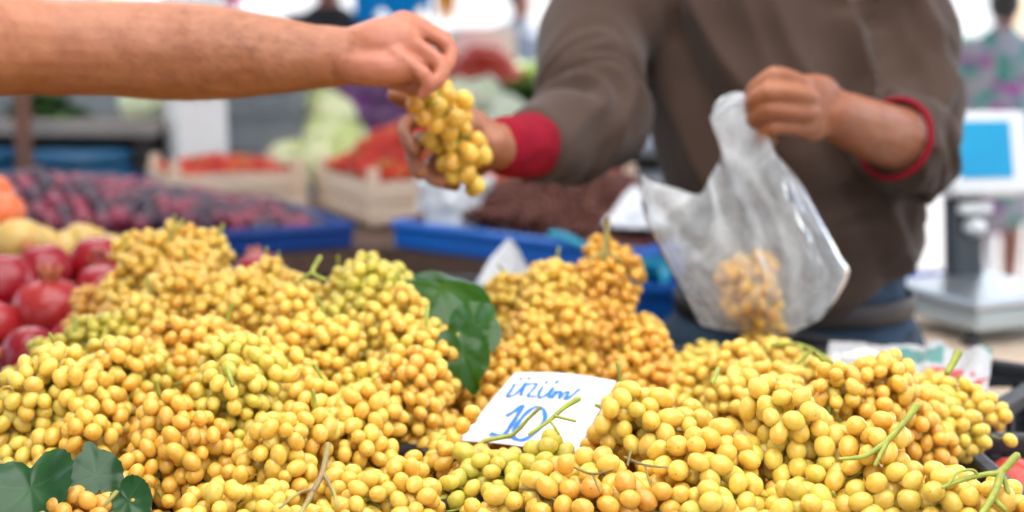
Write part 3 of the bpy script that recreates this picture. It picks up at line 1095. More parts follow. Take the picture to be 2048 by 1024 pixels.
B(540, 650, 1.43, .18, .050, 80, .42, 'golden grape bunch right of the tall left pile')
B(545, 715, 1.28, .16, .046, 100, .46, 'golden grape bunch left of the large greenish one')
B(410, 770, 1.24, .15, .046, 95, .60, 'amber grape bunch above the pale lower left one')
B(310, 770, 1.25, .15, .046, 100, .62, 'amber grape bunch below the tall left pile')
B(640, 740, 1.26, .14, .044, 90, .40, 'yellow grape bunch just below left of the large greenish one')

HIDDEN = []


def set_grapes():
    """berries that show become parts of their bunch; berries buried out of sight go to the mass below"""
    SC = .5
    Wd, Ht = 1024, 512
    zb = np.full((Ht, Wd), 1e9)
    pr = []
    for g in ALL:
        p = g[2]
        x, y = to_px(p)
        dist = (p - CAMV).length
        pr.append((x * SC, y * SC, dist, g[4][0] * 1.08 * FPX / dist * SC))
    yy, xx = np.mgrid[0:Ht, 0:Wd]

    def win(x, y, r):
        x0, x1, y0, y1 = max(0, int(x - r)), min(Wd, int(x + r) + 2), max(0, int(y - r)), min(Ht, int(y + r) + 2)
        if x0 >= x1 or y0 >= y1:
            return None
        m = (xx[y0:y1, x0:x1] - x) ** 2 + (yy[y0:y1, x0:x1] - y) ** 2 < r * r
        return y0, y1, x0, x1, m
    for x, y, d, r in pr:
        w_ = win(x, y, r * .9)
        if w_:
            y0, y1, x0, x1, m = w_
            z = zb[y0:y1, x0:x1]
            z[m] = np.minimum(z[m], d)
    n = 0
    for g, (x, y, d, r) in zip(ALL, pr):
        w_ = win(x, y, r)
        vis = g[6]
        if w_ and not vis:
            y0, y1, x0, x1, m = w_
            vis = (zb[y0:y1, x0:x1][m] > d - .006).sum() > .06 * m.sum()
        elif not w_ and y > Ht + 30:
            vis = False
        if not vis:
            HIDDEN.append(g)
            continue
        n += 1
        root, c, p, qt, sc, col, _ = g
        o = bpy.data.objects.new('grape', GRAPE_ME[0])
        COL.objects.link(o)
        o.parent = root
        o.location = p - c
        o.rotation_mode = 'QUATERNION'
        o.rotation_quaternion = qt
        o.scale = sc
        o.color = col
    print('grapes shown', n, 'buried', len(HIDDEN))
    ALL.clear()
set_grapes()


# the grapes deeper in the heap, of which nobody could count
def underlayer():
    V1, F1 = ico(2)
    V1 = np.array([tuple(v) for v in V1])
    F1 = np.array(F1)
    cs = np.array([tuple(c) for c, r in CENTRES])
    vs, fs, base = [], [], 0
    sp = .0140
    for layer in range(3):
        y = .86
        while y < 1.655:
            x = -.70
            while x < .44:
                xx, yy = x + RNG.uniform(-.003, .003), y + RNG.uniform(-.003, .003)
                x += sp
                d2 = (cs[:, 0] - xx) ** 2 + (cs[:, 1] - yy) ** 2
                if d2.min() > .075 ** 2:
                    continue
                if xx > .40 and yy > 1.3 or (xx > .39 and yy > 1.0) or (xx > .375 and yy < 1.31 and yy > 1.0):
                    continue
                ww = np.exp(-d2 / (2 * .035 ** 2)) + 1e-9
                z = (ww * cs[:, 2]).sum() / ww.sum() - .024 - .0135 * layer + RNG.uniform(-.004, .004)
                if before_card((xx, yy, z)) or not near_ok((xx, yy, z), .0134):
                    continue
                put((xx, yy, z))
                r = .0070 * RNG.uniform(.9, 1.08)
                q = Quaternion(RNG.normal(size=4)).normalized().to_matrix()
                W_ = (V1 * np.array([r, r, r * 1.16])) @ np.array(q).T + np.array([xx, yy, z])
                vs.append(W_)
                fs.append(F1 + base)
                base += len(V1)
            y += sp
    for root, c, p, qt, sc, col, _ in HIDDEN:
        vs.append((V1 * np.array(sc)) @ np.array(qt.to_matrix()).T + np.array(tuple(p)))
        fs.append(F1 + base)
        base += len(V1)
    Vv = np.concatenate(vs)
    Ff = np.concatenate(fs)
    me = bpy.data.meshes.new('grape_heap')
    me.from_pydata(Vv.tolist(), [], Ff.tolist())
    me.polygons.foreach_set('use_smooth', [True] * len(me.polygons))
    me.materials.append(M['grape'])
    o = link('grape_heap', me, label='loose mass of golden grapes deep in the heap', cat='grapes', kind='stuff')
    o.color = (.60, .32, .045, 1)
    print('under', len(vs), 'grapes', N_GRAPES)
underlayer()


# ------------------------------------------------------------------ price card
def price_card():
    c = [P(1030, 745, 1.285), P(1233, 762, 1.225), P(1150, 918, 1.145), P(920, 885, 1.205)]
    o = (c[0] + c[2]) / 2
    nrm = (c[1] - c[0]).cross(c[3] - c[0]).normalized()
    if nrm.y > 0:
        nrm = -nrm
    root = empty('price_card', 'white price card with blue handwriting stuck among the grapes', 'sign', o)

    def at(u, v, h=0.0):
        p = c[0] * (1 - u) * (1 - v) + c[1] * u * (1 - v) + c[2] * u * v + c[3] * (1 - u) * v
        bend = .004 * math.sin(math.pi * u) + .0025 * math.sin(2.2 * v)
        return p - o + nrm * (bend + h)
    n = 12
    Vv = [at(i / n, j / n) for j in range(n + 1) for i in range(n + 1)] + [at(i / n, j / n, -.0006) for j in range(n + 1) for i in range(n + 1)]
    Ff = []
    k = (n + 1) ** 2
    for j in range(n):
        for i in range(n):
            a = j * (n + 1) + i
            Ff += [(a, a + n + 1, a + n + 2, a + 1), (k + a, k + a + 1, k + a + n + 2, k + a + n + 1)]
    for i in range(n):
        Ff += [(i, i + 1, k + i + 1, k + i), (n * (n + 1) + i, k + n * (n + 1) + i, k + n * (n + 1) + i + 1, n * (n + 1) + i + 1)]
        a, b = i * (n + 1), (i + 1) * (n + 1)
        Ff += [(a, k + a, k + b, b), (a + n, b + n, k + b + n, k + a + n)]
    link('card', mesh('card', Vv, Ff, M['card'], False), root)

    def uv(px, py):
        # pixel on the card -> card coordinates (least squares on the bilinear patch)
        best, bd = (0, 0), 1e9
        for g in range(3):
            rng = 1.0 / (10 ** g)
            bu, bv = best if g else (.5, .5)
            for i in range(-10, 11):
                for j in range(-10, 11):
                    u, v = bu + i * rng * .1 * .6, bv + j * rng * .1 * .6
                    q = at(u, v) + o
                    t = q - CAMV
                    f = Vector((0, math.cos(PITCH), -math.sin(PITCH)))
                    up = Vector((0, math.sin(PITCH), math.cos(PITCH)))
                    z = t.dot(f)
                    x, y = 1024 + FPX * t.x / z, 512 - FPX * t.dot(up) / z
                    e = (x - px) ** 2 + (y - py) ** 2
                    if e < bd:
                        bd, best = e, (u, v)
        return best

    def stroke(pts, wd, name='letter'):
        q = [uv(*p) for p in pts]
        q = crom([(a, b, 0) for a, b in q], 5)
        Vv, Ff = [], []
        for i, p in enumerate(q):
            t = q[min(i + 1, len(q) - 1)] - q[max(i - 1, 0)]
            L = math.hypot(t[0], t[1]) or 1
            nx, ny = -t[1] / L, t[0] / L
            ww = 1.35 * wd * (.75 + .4 * abs(math.sin(i * .55 + len(q))))
            for s in (-1, 1):
                Vv.append(at(p[0] + nx * ww * s, p[1] + ny * ww * s, .0005))
        for i in range(len(q) - 1):
            Ff.append((2 * i, 2 * i + 1, 2 * i + 3, 2 * i + 2))
        return Vv, Ff
    letters = [
        ('letter', [[(1030, 768), (1022, 782), (1014, 793), (1030, 790), (1045, 775), (1052, 766), (1046, 780), (1042, 792)], [(1044, 756), (1040, 761)], [(1060, 755), (1056, 760)]], .011),
        ('letter', [[(1052, 770), (1068, 768), (1074, 770), (1062, 784), (1056, 793), (1072, 793)]], .010),
        ('letter', [[(1086, 773), (1078, 788), (1080, 796), (1094, 790), (1106, 776), (1100, 790), (1098, 797)], [(1094, 763), (1092, 768)], [(1118, 761), (1110, 768)]], .011),
        ('letter', [[(1112, 782), (1104, 797), (1114, 786), (1122, 784), (1118, 798), (1128, 787), (1138, 785), (1130, 799), (1140, 795), (1160, 778)]], .010),
        ('digit', [[(1012, 833), (1028, 824), (1046, 811), (1036, 830), (1020, 855), (1008, 872)], [(980, 868), (1000, 872), (1022, 876)]], .015),
        ('digit', [[(1088, 820), (1070, 815), (1048, 832), (1030, 858), (1028, 876), (1048, 880), (1074, 862), (1090, 838), (1088, 820)]], .014),
        ('letter', [[(1104, 866), (1090, 872), (1086, 884), (1098, 886), (1110, 878)]], .013),
    ]
    for nm, ss, wd in letters:
        mb = MB()
        for s in ss:
            mb.add(stroke(s, wd))
        mb.build(nm, M['ink'], root, False)
price_card()


# ------------------------------------------------------------------ vine leaves
def vine_leaf(label, cpos, nrm, tip, size, mat, curl=.25, wid=1.0, droop=.2, seed=1, group='vine leaves among the grapes'):
    nrm, tip = Vector(nrm).normalized(), Vector(tip)
    tip = (tip - nrm * tip.dot(nrm)).normalized()
    side = nrm.cross(tip)
    nr, na = 10, 72
    veins = [0, R(48), R(-48), R(100), R(-100)]
    Vv, val = [Vector((0, 0, 0))], [.4]

    def out(th):
        d = abs((th + math.pi) % (2 * math.pi) - math.pi)
        lobes = max(1.12 * math.exp(-(d / .55) ** 2), .86 * math.exp(-((d - R(50)) / .5) ** 2), .74 * math.exp(-((d - R(105)) / .55) ** 2), .84)
        notch = 1 - .5 * math.exp(-((d - math.pi) / .30) ** 2)
        return lobes * notch * (1 + .016 * math.sin(th * 23 + seed) + .010 * math.sin(th * 41))
    for i in range(1, nr + 1):
        f = i / nr
        for j in range(na):
            th = 2 * math.pi * j / na
            r = out(th) * f * size
            x, y = r * math.cos(th), r * math.sin(th) * wid
            vd = min(abs((th - v + math.pi) % (2 * math.pi) - math.pi) * f for v in veins)
            z = curl * size * (.5 * (y / size) ** 2) - droop * size * (x / size) ** 2 * (1 if x > 0 else .4)
            z += .035 * size * min(vd * 5, 1) * f + .11 * size * f * mnoise.noise(Vector((x / size * 2.2, y / size * 2.2, seed)))
            Vv.append(tip * x + side * y + nrm * z)
            val.append(max(0, 1 - vd * 26) * .55 * (1 - .6 * f))
    Ff = [(0, 1 + j, 1 + (j + 1) % na) for j in range(na)]
    for i in range(nr - 1):
        for j in range(na):
            a, b = 1 + i * na + j, 1 + i * na + (j + 1) % na
            Ff.append((a, a + na, b + na, b))
    me = mesh('blade', Vv, Ff, mat)
    at = me.attributes.new('vein', 'FLOAT', 'POINT')
    at.data.foreach_set('value', val)
    root = empty('vine_leaf', label, 'leaf', cpos, 0, group)
    link('blade', me, root)
    MB().add(tube([tuple(-tip * size * .06 - nrm * .0035), tuple(-tip * size * .3 - nrm * size * .05), tuple(-tip * size * .55 - nrm * size * .2)], [.0012, .0013, .0016], 6, 3, 2)).build('leaf_stem', M['stem'], root)
    return root

vine_leaf('large green vine leaf arching up behind the price card', P(888, 572, 1.41), (.12, -.30, .95), (.93, -.30, -.25), .066, M['leaf'], -.8, .9, .7, 1)
vine_leaf('dark shaded vine leaf directly under the large arching one', P(948, 660, 1.33), (.40, -.8, .45), (.6, -.3, .65), .036, M['leaf'], .3, .9, .2, 2)
vine_leaf('vine leaf hanging down lowest of the three green ones', P(925, 705, 1.29), (-.1, -.9, .35), (.3, -.2, -.95), .036, M['leaf'], .2, .85, .2, 3)
vine_leaf('yellowing vine leaf with brown edge on the grape ridge', P(850, 608, 1.42), (0, -.72, .69), (.97, 0, -.1), .040, M['leaf_yellow'], -.3, .55, .2, 4)
vine_leaf('small dark vine leaf scrap left of the arching leaf', P(832, 640, 1.38), (-.2, -.8, .5), (-.6, 0, .6), .024, M['leaf'], .2, .9, .2, 5)
LG = 'vine leaves at the lower left'
vine_leaf('largest dull green vine leaf in the lower left corner', P(62, 975, .985), (-.1, -.62, .78), (.25, -.4, -.9), .041, M['leaf_blue'], .8, 1.0, .3, 6, LG)
vine_leaf('folded vine leaf beside the black rim at lower left', P(192, 952, 1.02), (.3, -.75, .55), (-.3, .5, .8), .026, M['leaf_blue'], .5, .9, .2, 7, LG)
vine_leaf('vine leaf tip under the amber grapes on the bottom edge', P(255, 1000, .99), (-.2, -.7, .7), (.7, -.4, -.5), .024, M['leaf_blue'], .3, .9, .2, 8, LG)


# ------------------------------------------------------------------ people
def hand_parts(wrist, palm_pts, fingers, thumb, fr=.0086, palm_r=(.030, .015), up=(0, -1, 0)):
    """palm slab from the wrist through palm_pts, then one bent chain for each finger, rooted in the palm"""
    parts = [tube([wrist] + palm_pts, [.026] + [palm_r] * (len(palm_pts) - 1) + [(palm_r[0] * .96, palm_r[1] * .85)], 18, 4, 4, up)]
    pc = sum((Vector(p) for p in palm_pts), Vector()) / len(palm_pts)
    for k, f in enumerate(fingers):
        s = (1.0, 1.04, 1.0, .88)[k]
        root = pc.lerp(Vector(f[0]), .55)
        rad = [fr * s * 1.12, fr * s * 1.18, fr * s * 1.06, fr * s * .95, fr * s * .82]
        parts.append(tube([root] + list(f), rad[:len(f) + 1], 12, 4, 4))
        for q in f[:2]:
            parts.append(ell(q, (fr * s * 1.2,) * 3, None, 12, 8))
    rt = [fr * 1.9, fr * 1.45, fr * 1.25, fr * 1.12, fr * .92]
    parts.append(tube(thumb, rt[:len(thumb)], 12, 4, 4))
    return parts


def standing(x, y, face, h=1.75, build=1.0, arms=None, legs=True, head=True):
    """closed shapes of a standing body; face = angle the person looks to, 0 = towards -Y"""
    k = h / 1.75
    c, s = math.cos(face), math.sin(face)

    def q(a, b, z):
        return Vector((x + a * c - b * s, y + a * s + b * c, z * k))
    side = Vector((c, s, 0))
    fwd = Vector((-s, c, 0))
    W = build
    parts = [tube([q(0, .01, .90), q(0, 0, 1.05), q(0, 0, 1.2), q(0, .01, 1.36), q(0, .015, 1.44)],
                  [(.165 * W, .115 * W), (.155 * W, .11 * W), (.17 * W, .115 * W), (.175 * W, .11 * W), (.11 * W, .075 * W)], 20, 4, 4, fwd)]
    if legs:
        for sg in (-1, 1):
            parts.append(tube([q(.085 * sg, .01, .93), q(.09 * sg, .0, .70), q(.09 * sg, .0, .49), q(.092 * sg, .015, .30), q(.092 * sg, .02, .09)],
                              [.092 * W, .08 * W, .057 * W, .054 * W, .038], 14, 4, 3))
            parts.append(tube([q(.092 * sg, .05, .045), q(.10 * sg, -.06, .038), q(.105 * sg, -.15, .028)], [(.034, .04), (.042, .032), (.036, .022)], 12, 3, 3, (0, 0, 1)))
    if head:
        parts.append(tube([q(0, .02, 1.40), q(0, .015, 1.50), q(0, .0, 1.56)], [.062, .056, .055], 14, 3, 3))
        parts.append(ell(q(0, -.005, 1.64), (.074, .094, .115)))
        parts.append(ell(q(0, -.035, 1.585), (.055, .06, .06)))
        parts.append(tube([q(0, -.095, 1.655), q(0, -.115, 1.615)], [.008, .015], 10, 2))
        parts.append(ell(q(0, -.088, 1.572), (.028, .014, .012)))
        for sg in (-1, 1):
            parts.append(ell(q(.076 * sg, .01, 1.63), (.012, .02, .032)))
            parts.append(ell(q(.033 * sg, -.082, 1.65), (.016, .012, .010)))
    if arms is None:
        arms = []
        for sg in (-1, 1):
            arms.append([q(.19 * sg, .01, 1.40), q(.225 * sg, .015, 1.25), q(.235 * sg, .01, 1.09), q(.235 * sg, -.04, .95), q(.23 * sg, -.08, .84)])
    for a in arms:
        parts.append(tube(a, [.058, .048, .042, .037, .028][:len(a)], 14, 4, 3))
    return parts, q


# ---- the customer: arm reaching in from the left, body outside the picture
def customer():
    root = empty('person', 'outstretched bare forearm and hand of a customer handing over grapes', 'person', (-.98, 1.02, 0))
    arm_pts = [P(-560, 120, 1.08), P(-330, 60, 1.18), P(-140, 82, 1.31), P(60, 92, 1.39), P(200, 97, 1.415), P(330, 103, 1.43), P(430, 106, 1.43), P(530, 110, 1.43), P(620, 114, 1.43), P(695, 113, 1.43)]
    rad = [.075, .066, .056, .0475, .047, .0490, .0470, .0405, .0335, .0285]
    parts, q = standing(-.98, 1.02, R(70), 1.76, 1.05, arms=[])
    parts.append(tube([q(-.19, 0, 1.40), q(-.25, 0, 1.25), q(-.26, .0, 1.08), q(-.25, -.06, .94), q(-.24, -.1, .84)], [.06, .05, .043, .037, .028], 14, 4, 3))
    parts.append(tube([q(.10, 0, 1.38)] + arm_pts, [.07] + rad, 24, 5, 3))
    wrist = P(690, 113, 1.43)
    fing = [
        [P(806, 40, 1.455), P(884, 80, 1.462), P(893, 112, 1.455), P(876, 140, 1.445)],
        [P(814, 50, 1.436), P(893, 90, 1.440), P(898, 120, 1.432), P(884, 146, 1.424)],
        [P(812, 82, 1.414), P(878, 126, 1.412), P(882, 152, 1.404), P(862, 172, 1.400)],
        [P(796, 112, 1.398), P(848, 150, 1.392), P(856, 172, 1.392), P(846, 188, 1.394)],
    ]
    thumb = [P(735, 130, 1.455), P(775, 152, 1.462), P(815, 168, 1.452), P(845, 172, 1.436)]
    parts += hand_parts(wrist, [P(730, 104, 1.428), P(770, 92, 1.425), P(800, 84, 1.424)], fing, thumb, .0082, (.029, .027), (0, -.75, .66))
    parts.append(ell(P(836, 135, 1.425), (.012, .026, .014)))
    parts.append(tube([P(700, 135, 1.412), P(750, 138, 1.405), P(805, 135, 1.402)], [.016, .019, .016], 14, 3, 3))
    me = fuse('body', parts, .0028, 2, M['skin_a'])
    # elbow crease, tendons and knuckle dips
    def rel(co, nrm):
        d = .0008 * mnoise.noise(co * 60)
        if co.z > 1.2 and co.x > -.6:
            d += .0016 * mnoise.noise(Vector((co.x * 18, co.y * 40, co.z * 40)))
        return d
    displace(me, rel)
    o = link('body', me, root)
    o.matrix_parent_inverse = root.matrix_basis.inverted()
    # shirt and trousers
    sp, q2 = standing(-.98, 1.02, R(70), 1.76, 1.17, arms=[], legs=False, head=False)
    sp.append(tube([q(.10, 0, 1.38)] + arm_pts[:2] + [arm_pts[1].lerp(arm_pts[2], .35)], [.08, .088, .080, .078], 18, 4, 3))
    sp.append(tube([q(-.12, 0, 1.39), q(-.21, 0, 1.38), q(-.262, 0, 1.2)], [.075, .072, .068], 16, 4, 3))
    s_ = link('shirt', fuse('shirt', sp, .010, 4, M['shirt']), root)
    s_.matrix_parent_inverse = root.matrix_basis.inverted()
    tp = []
    for sg in (-1, 1):
        tp.append(tube([q(.08 * sg, .01, .96), q(.09 * sg, 0, .7), q(.09 * sg, 0, .45), q(.092 * sg, .01, .10)], [.112, .098, .078, .070], 14, 4, 3))
    tp.append(tube([q(0, .01, .88), q(0, .01, 1.02)], [(.185, .135), (.18, .13)], 18, 3, 3, Vector((-math.sin(R(70)), math.cos(R(70)), 0))))
    t_ = link('trousers', fuse('trousers', tp, .012, 4, M['denim']), root)
    t_.matrix_parent_inverse = root.matrix_basis.inverted()
    # fine dark hair on the forearm
    mb = MB()
    rg = random.Random(3)
    ids = [v for v in me.vertices if -.40 < v.co.x < -.155 and v.co.z > 1.2 and v.co.y < 1.46]
    for v in rg.sample(ids, min(2600, len(ids))):
        dens = min(1, (v.co.x + .40) / .12)
        if rg.random() > dens * .9 + .1:
            continue
        d = (Vector((.75, -.1, -.28)) + v.normal * .25 + Vector((rg.uniform(-1, 1), rg.uniform(-1, 1), rg.uniform(-1, 1))) * .22).normalized()
        L = rg.uniform(.006, .013)
        a = v.co + v.normal * .0004
        b = a + d * L * .5 + v.normal * .0012
        c = a + d * L + v.normal * .0006
        sd = d.cross(v.normal).normalized() * .00012
        k = len(mb.V)
        mb.V += [a - sd, a + sd, b + sd * .8, b - sd * .8, c]
        mb.F += [(k, k + 1, k + 2, k + 3), (k + 3, k + 2, k + 4)]
    h = mb.build('arm_hair', M['hair'], root, kind='stuff')
    h.matrix_parent_inverse = root.matrix_basis.inverted()
customer()


# ---- the seller
def seller():
    bx, by = .40, 1.985
    root = empty('person', 'market seller in a brown sweater holding a plastic bag and reaching for grapes', 'person', (bx, by, 0))
    inv = root.matrix_basis.inverted()
    rarm = [P(1240, 20, 1.985), P(1195, 60, 1.95), P(1180, 160, 1.87), P(1180, 245, 1.785), P(1115, 278, 1.70), P(1050, 292, 1.625), P(985, 293, 1.572)]
    larm = [P(1775, 20, 1.985), P(1800, 60, 1.965), P(1812, 170, 1.92), P(1838, 282, 1.845), P(1795, 278, 1.765), P(1725, 252, 1.705), P(1662, 226, 1.655)]
    parts, q = standing(bx, by, 0, 1.74, .86, arms=[])
    parts.append(tube(rarm, [.050, .050, .046, .042, .038, .032, .0265], 16, 5, 3))
    parts.append(tube(larm, [.050, .050, .046, .042, .0400, .0350, .0280], 16, 5, 3))
    # right hand (on the left in the picture), under and behind the bunch
    fr = [
        [P(905, 250, 1.582), P(838, 236, 1.560), P(808, 262, 1.528), P(826, 298, 1.500)],
        [P(900, 278, 1.588), P(842, 284, 1.570), P(826, 312, 1.535), P(842, 345, 1.508)],
        [P(905, 303, 1.585), P(864, 328, 1.572), P(862, 352, 1.542), P(884, 366, 1.515)],
        [P(915, 322, 1.578), P(890, 346, 1.566), P(894, 366, 1.548), P(912, 372, 1.530)],
    ]
    th = [P(950, 262, 1.575), P(900, 236, 1.572), P(845, 216, 1.556), P(792, 190, 1.545)]
    parts += hand_parts(P(985, 293, 1.572), [P(955, 290, 1.578), P(925, 285, 1.585), P(903, 282, 1.588)], fr, th, .0090, (.040, .016), (0, 1, .1))
    # left hand (right in the picture): fist closed round the neck of the bag
    fl = [
        [P(1600, 166, 1.612), P(1548, 150, 1.598), P(1504, 186, 1.612), P(1530, 208, 1.635)],
        [P(1614, 194, 1.598), P(1536, 184, 1.582), P(1502, 214, 1.602), P(1532, 228, 1.630)],
        [P(1616, 224, 1.600), P(1536, 220, 1.585), P(1506, 244, 1.606), P(1536, 252, 1.630)],
        [P(1610, 253, 1.610), P(1546, 256, 1.596), P(1518, 276, 1.612), P(1546, 280, 1.632)],
    ]
    tl = [P(1650, 200, 1.665), P(1600, 190, 1.672), P(1550, 196, 1.668), P(1506, 204, 1.652)]
    parts += hand_parts(P(1662, 226, 1.655), [P(1645, 220, 1.645), P(1625, 214, 1.632), P(1604, 211, 1.622)], fl, tl, .0092, (.038, .016), (.35, -.93, 0))
    me = fuse('body', parts, .0030, 3, M['skin_b'])
    # veins and tendons on the back of the holding hand
    def rel(co, nrm):
        d = .0007 * mnoise.noise(co * 70)
        if co.z > 1.2 and co.y < 1.75:
            d += .0014 * mnoise.noise(Vector((co.x * 25, co.y * 25, co.z * 70)))
        return d
    displace(me, rel)
    o = link('body', me, root)
    o.matrix_parent_inverse = inv
    hair = fuse('hair', [ell((bx, by + .012, 1.655), (.082, .098, .112))], .008, 2, M['hair'])
    for v in hair.vertices:
        if v.co.y < by - .05 and v.co.z < 1.70:
            v.co.y = by - .05
    h = link('hair', hair, root)
    h.matrix_parent_inverse = inv
    # sweater
    sw = [tube([(.415, by, 1.038), (.408, by, 1.10), (.396, by, 1.2), (.376, by + .005, 1.32), (.366, by + .01, 1.42), (.388, by + .012, 1.482)],
               [(.160, .140), (.170, .150), (.174, .148), (.190, .140), (.186, .125), (.138, .105)], 32, 6, 3, (0, 1, 0), .22)]
    sw.append(tube([P(1290, 10, 1.99)] + rarm[1:5] + [rarm[5].lerp(rarm[4], .22)], [.085, .078, .068, .066, .053, .0405], 24, 6, 2, None, .12))
    sw.append(tube([P(1740, 10, 1.99)] + larm[1:4] + [P(1818, 286, 1.798), P(1796, 280, 1.768)], [.085, .078, .070, .055, .054, .050], 24, 6, 2, None, .1))
    sm = fuse('sweater', sw, .0055, 5, M['sweater'])

    def seg(co, a, b):
        ab = b - a
        t = max(0, min(1, (co - a).dot(ab) / ab.dot(ab)))
        return t, (co - a - ab * t).length
    el, elr = larm[3], rarm[3]

    def folds(co, nrm):
        # drape: long soft folds down the front, tight creases inside the elbows
        d = 0.0
        tx = (co.x - .38)
        tor = max(0, 1 - max(0, abs(tx) - .15) / .06) if co.y > 1.80 else .25
        s_ = mnoise.noise(Vector((co.x * 10 + 1.1 * math.sin(co.z * 5), co.z * 2.0, 3.3)))
        d += tor * .030 * (.55 - abs(s_) * 2.2)
        s2 = mnoise.noise(Vector((co.x * 9 + co.z * 9, co.z * 8 - co.x * 6, 8.1)))
        d += tor * .014 * s2 * (1.35 if co.z < 1.15 else .6)
        for A, b1, c1 in ((el, larm[2], larm[4]), (elr, rarm[2], rarm[4])):
            r = (co - A).length
            if r < .20:
                k = math.exp(-(r / .11) ** 2)
                ax = (b1 - c1).normalized()
                u = (co - A).dot(ax)
                wv = 1 - 2.2 * abs(mnoise.noise(Vector((u * 15 + 2.2 * mnoise.noise(co * 7), co.y * 9 + co.x * 7, co.x * 8 - co.z * 9))))
                d += k * .027 * (wv - .35)
        if co.y < 1.95 and co.y > 1.75:
            d += .0045 * math.exp(-((co.x - .372 - .004 * math.sin(co.z * 14)) / .006) ** 2) * tor        # front seam
        d += .003 * mnoise.noise(co * 17)
        return d
    displace(sm, folds)
    # hem sits higher at one side
    for v in sm.vertices:
        if v.co.z < 1.12 and v.co.y > 1.7:
            v.co.z += max(0, (v.co.x - .40)) * .38 * (1.12 - v.co.z) / .1
    s_ = link('sweater', sm, root)
    s_.matrix_parent_inverse = inv
    col = [(.37 + .078 * math.cos(a), by - .005 + .085 * math.sin(a), 1.468 + .03 * math.sin(a)) for a in np.linspace(0, 2 * math.pi, 25)]
    c_ = MB().add(tube(col, [(.010, .013)] * 25, 10, 2, 1)).build('collar', M['sweater'], root)
    c_.matrix_parent_inverse = inv
    # crimson undershirt cuffs
    a0, a1 = rarm[5].lerp(rarm[4], .38), rarm[5].lerp(rarm[6], .62)
    cf = fuse('cuff', [tube([a0, rarm[5], a1], [(.0375, .0385), (.0365, .0375), (.0335, .0345)], 28, 6, 3)], .0028, 3, M['cuff'])
    displace(cf, lambda co, n: .0016 * mnoise.noise(Vector((co.x * 20, co.y * 60, co.z * 60))))
    c_ = link('cuff', cf, root, label='wide crimson cuff on the reaching arm')
    c_.matrix_parent_inverse = inv
    ring_c = P(1793, 279, 1.764)
    axd = (larm[5] - larm[4]).normalized()
    s1 = axd.cross(Vector((0, 0, 1))).normalized()
    s2 = s1.cross(axd)
    pts = [ring_c + axd * .006 + (s1 * math.cos(a) + s2 * math.sin(a)) * .0492 for a in np.linspace(0, 2 * math.pi, 29)]
    c_ = MB().add(tube(pts, [.0038] * 29, 8, 2, 1)).build('cuff', M['cuff'], root, label='narrow crimson edge of the pushed-up sleeve')
    c_.matrix_parent_inverse = inv
    # jeans and belt
    jp = []
    for sg in (-1, 1):
        jp.append(tube([q(.085 * sg, .01, .94), q(.09 * sg, 0, .7), q(.09 * sg, 0, .45), q(.092 * sg, .01, .10)], [.115, .102, .082, .072], 16, 4, 3))
    jp.append(tube([q(0, .01, .90), q(0, 0, 1.06)], [(.166, .128), (.160, .123)], 20, 3, 3, (0, 1, 0)))
    jm = fuse('jeans', jp, .008, 3, M['denim'])
    displace(jm, lambda co, n: .006 * mnoise.noise(Vector((co.x * 14, co.y * 14, co.z * 22))))
    j_ = link('jeans', jm, root)
    j_.matrix_parent_inverse = inv
    pk = [Vector((bx + .172 * math.cos(a), by + .136 * math.sin(a), .985 - .035 * math.sin((a - 4.2) * 2))) for a in np.linspace(4.75, 5.9, 12)]
    p_ = MB().add(tube(pk, [.003] * 12, 6, 2, 1)).build('pocket_seam', M['belt'], root)
    p_.matrix_parent_inverse = inv
    bl = [Vector((bx + .167 * math.cos(a), by + .002 + .131 * math.sin(a), 1.028)) for a in np.linspace(0, 2 * math.pi, 41)]
    b_ = MB().add(tube(bl, [(.004, .016)] * 41, 8, 1, 1, (0, 0, 1))).build('belt', M['belt'], root)
    b_.matrix_parent_inverse = inv
seller()


# ---- the bunch that changes hands
bunch(905, 285, 1.505, .108, .036, 70, .40, 'golden grape bunch held in the air between the two hands', ctr=P(918, 290, 1.518), axis=(P(940, 370, 1.51) - P(872, 205, 1.50)),
      all_round=True, tries=2200, group=None, gsize=1.12,
      stems=[[(868, 215, 1.485, .0022), (852, 180, 1.432, .0024), (846, 165, 1.43, .0022)]])
bunch(862, 225, 1.49, .05, .016, 80, .62, 'small amber side cluster at the pinched stem of the held bunch', ctr=P(858, 222, 1.487), axis=(P(870, 260, 1.49) - P(850, 185, 1.48)), all_round=True, tries=500, group=None, gsize=1.1)


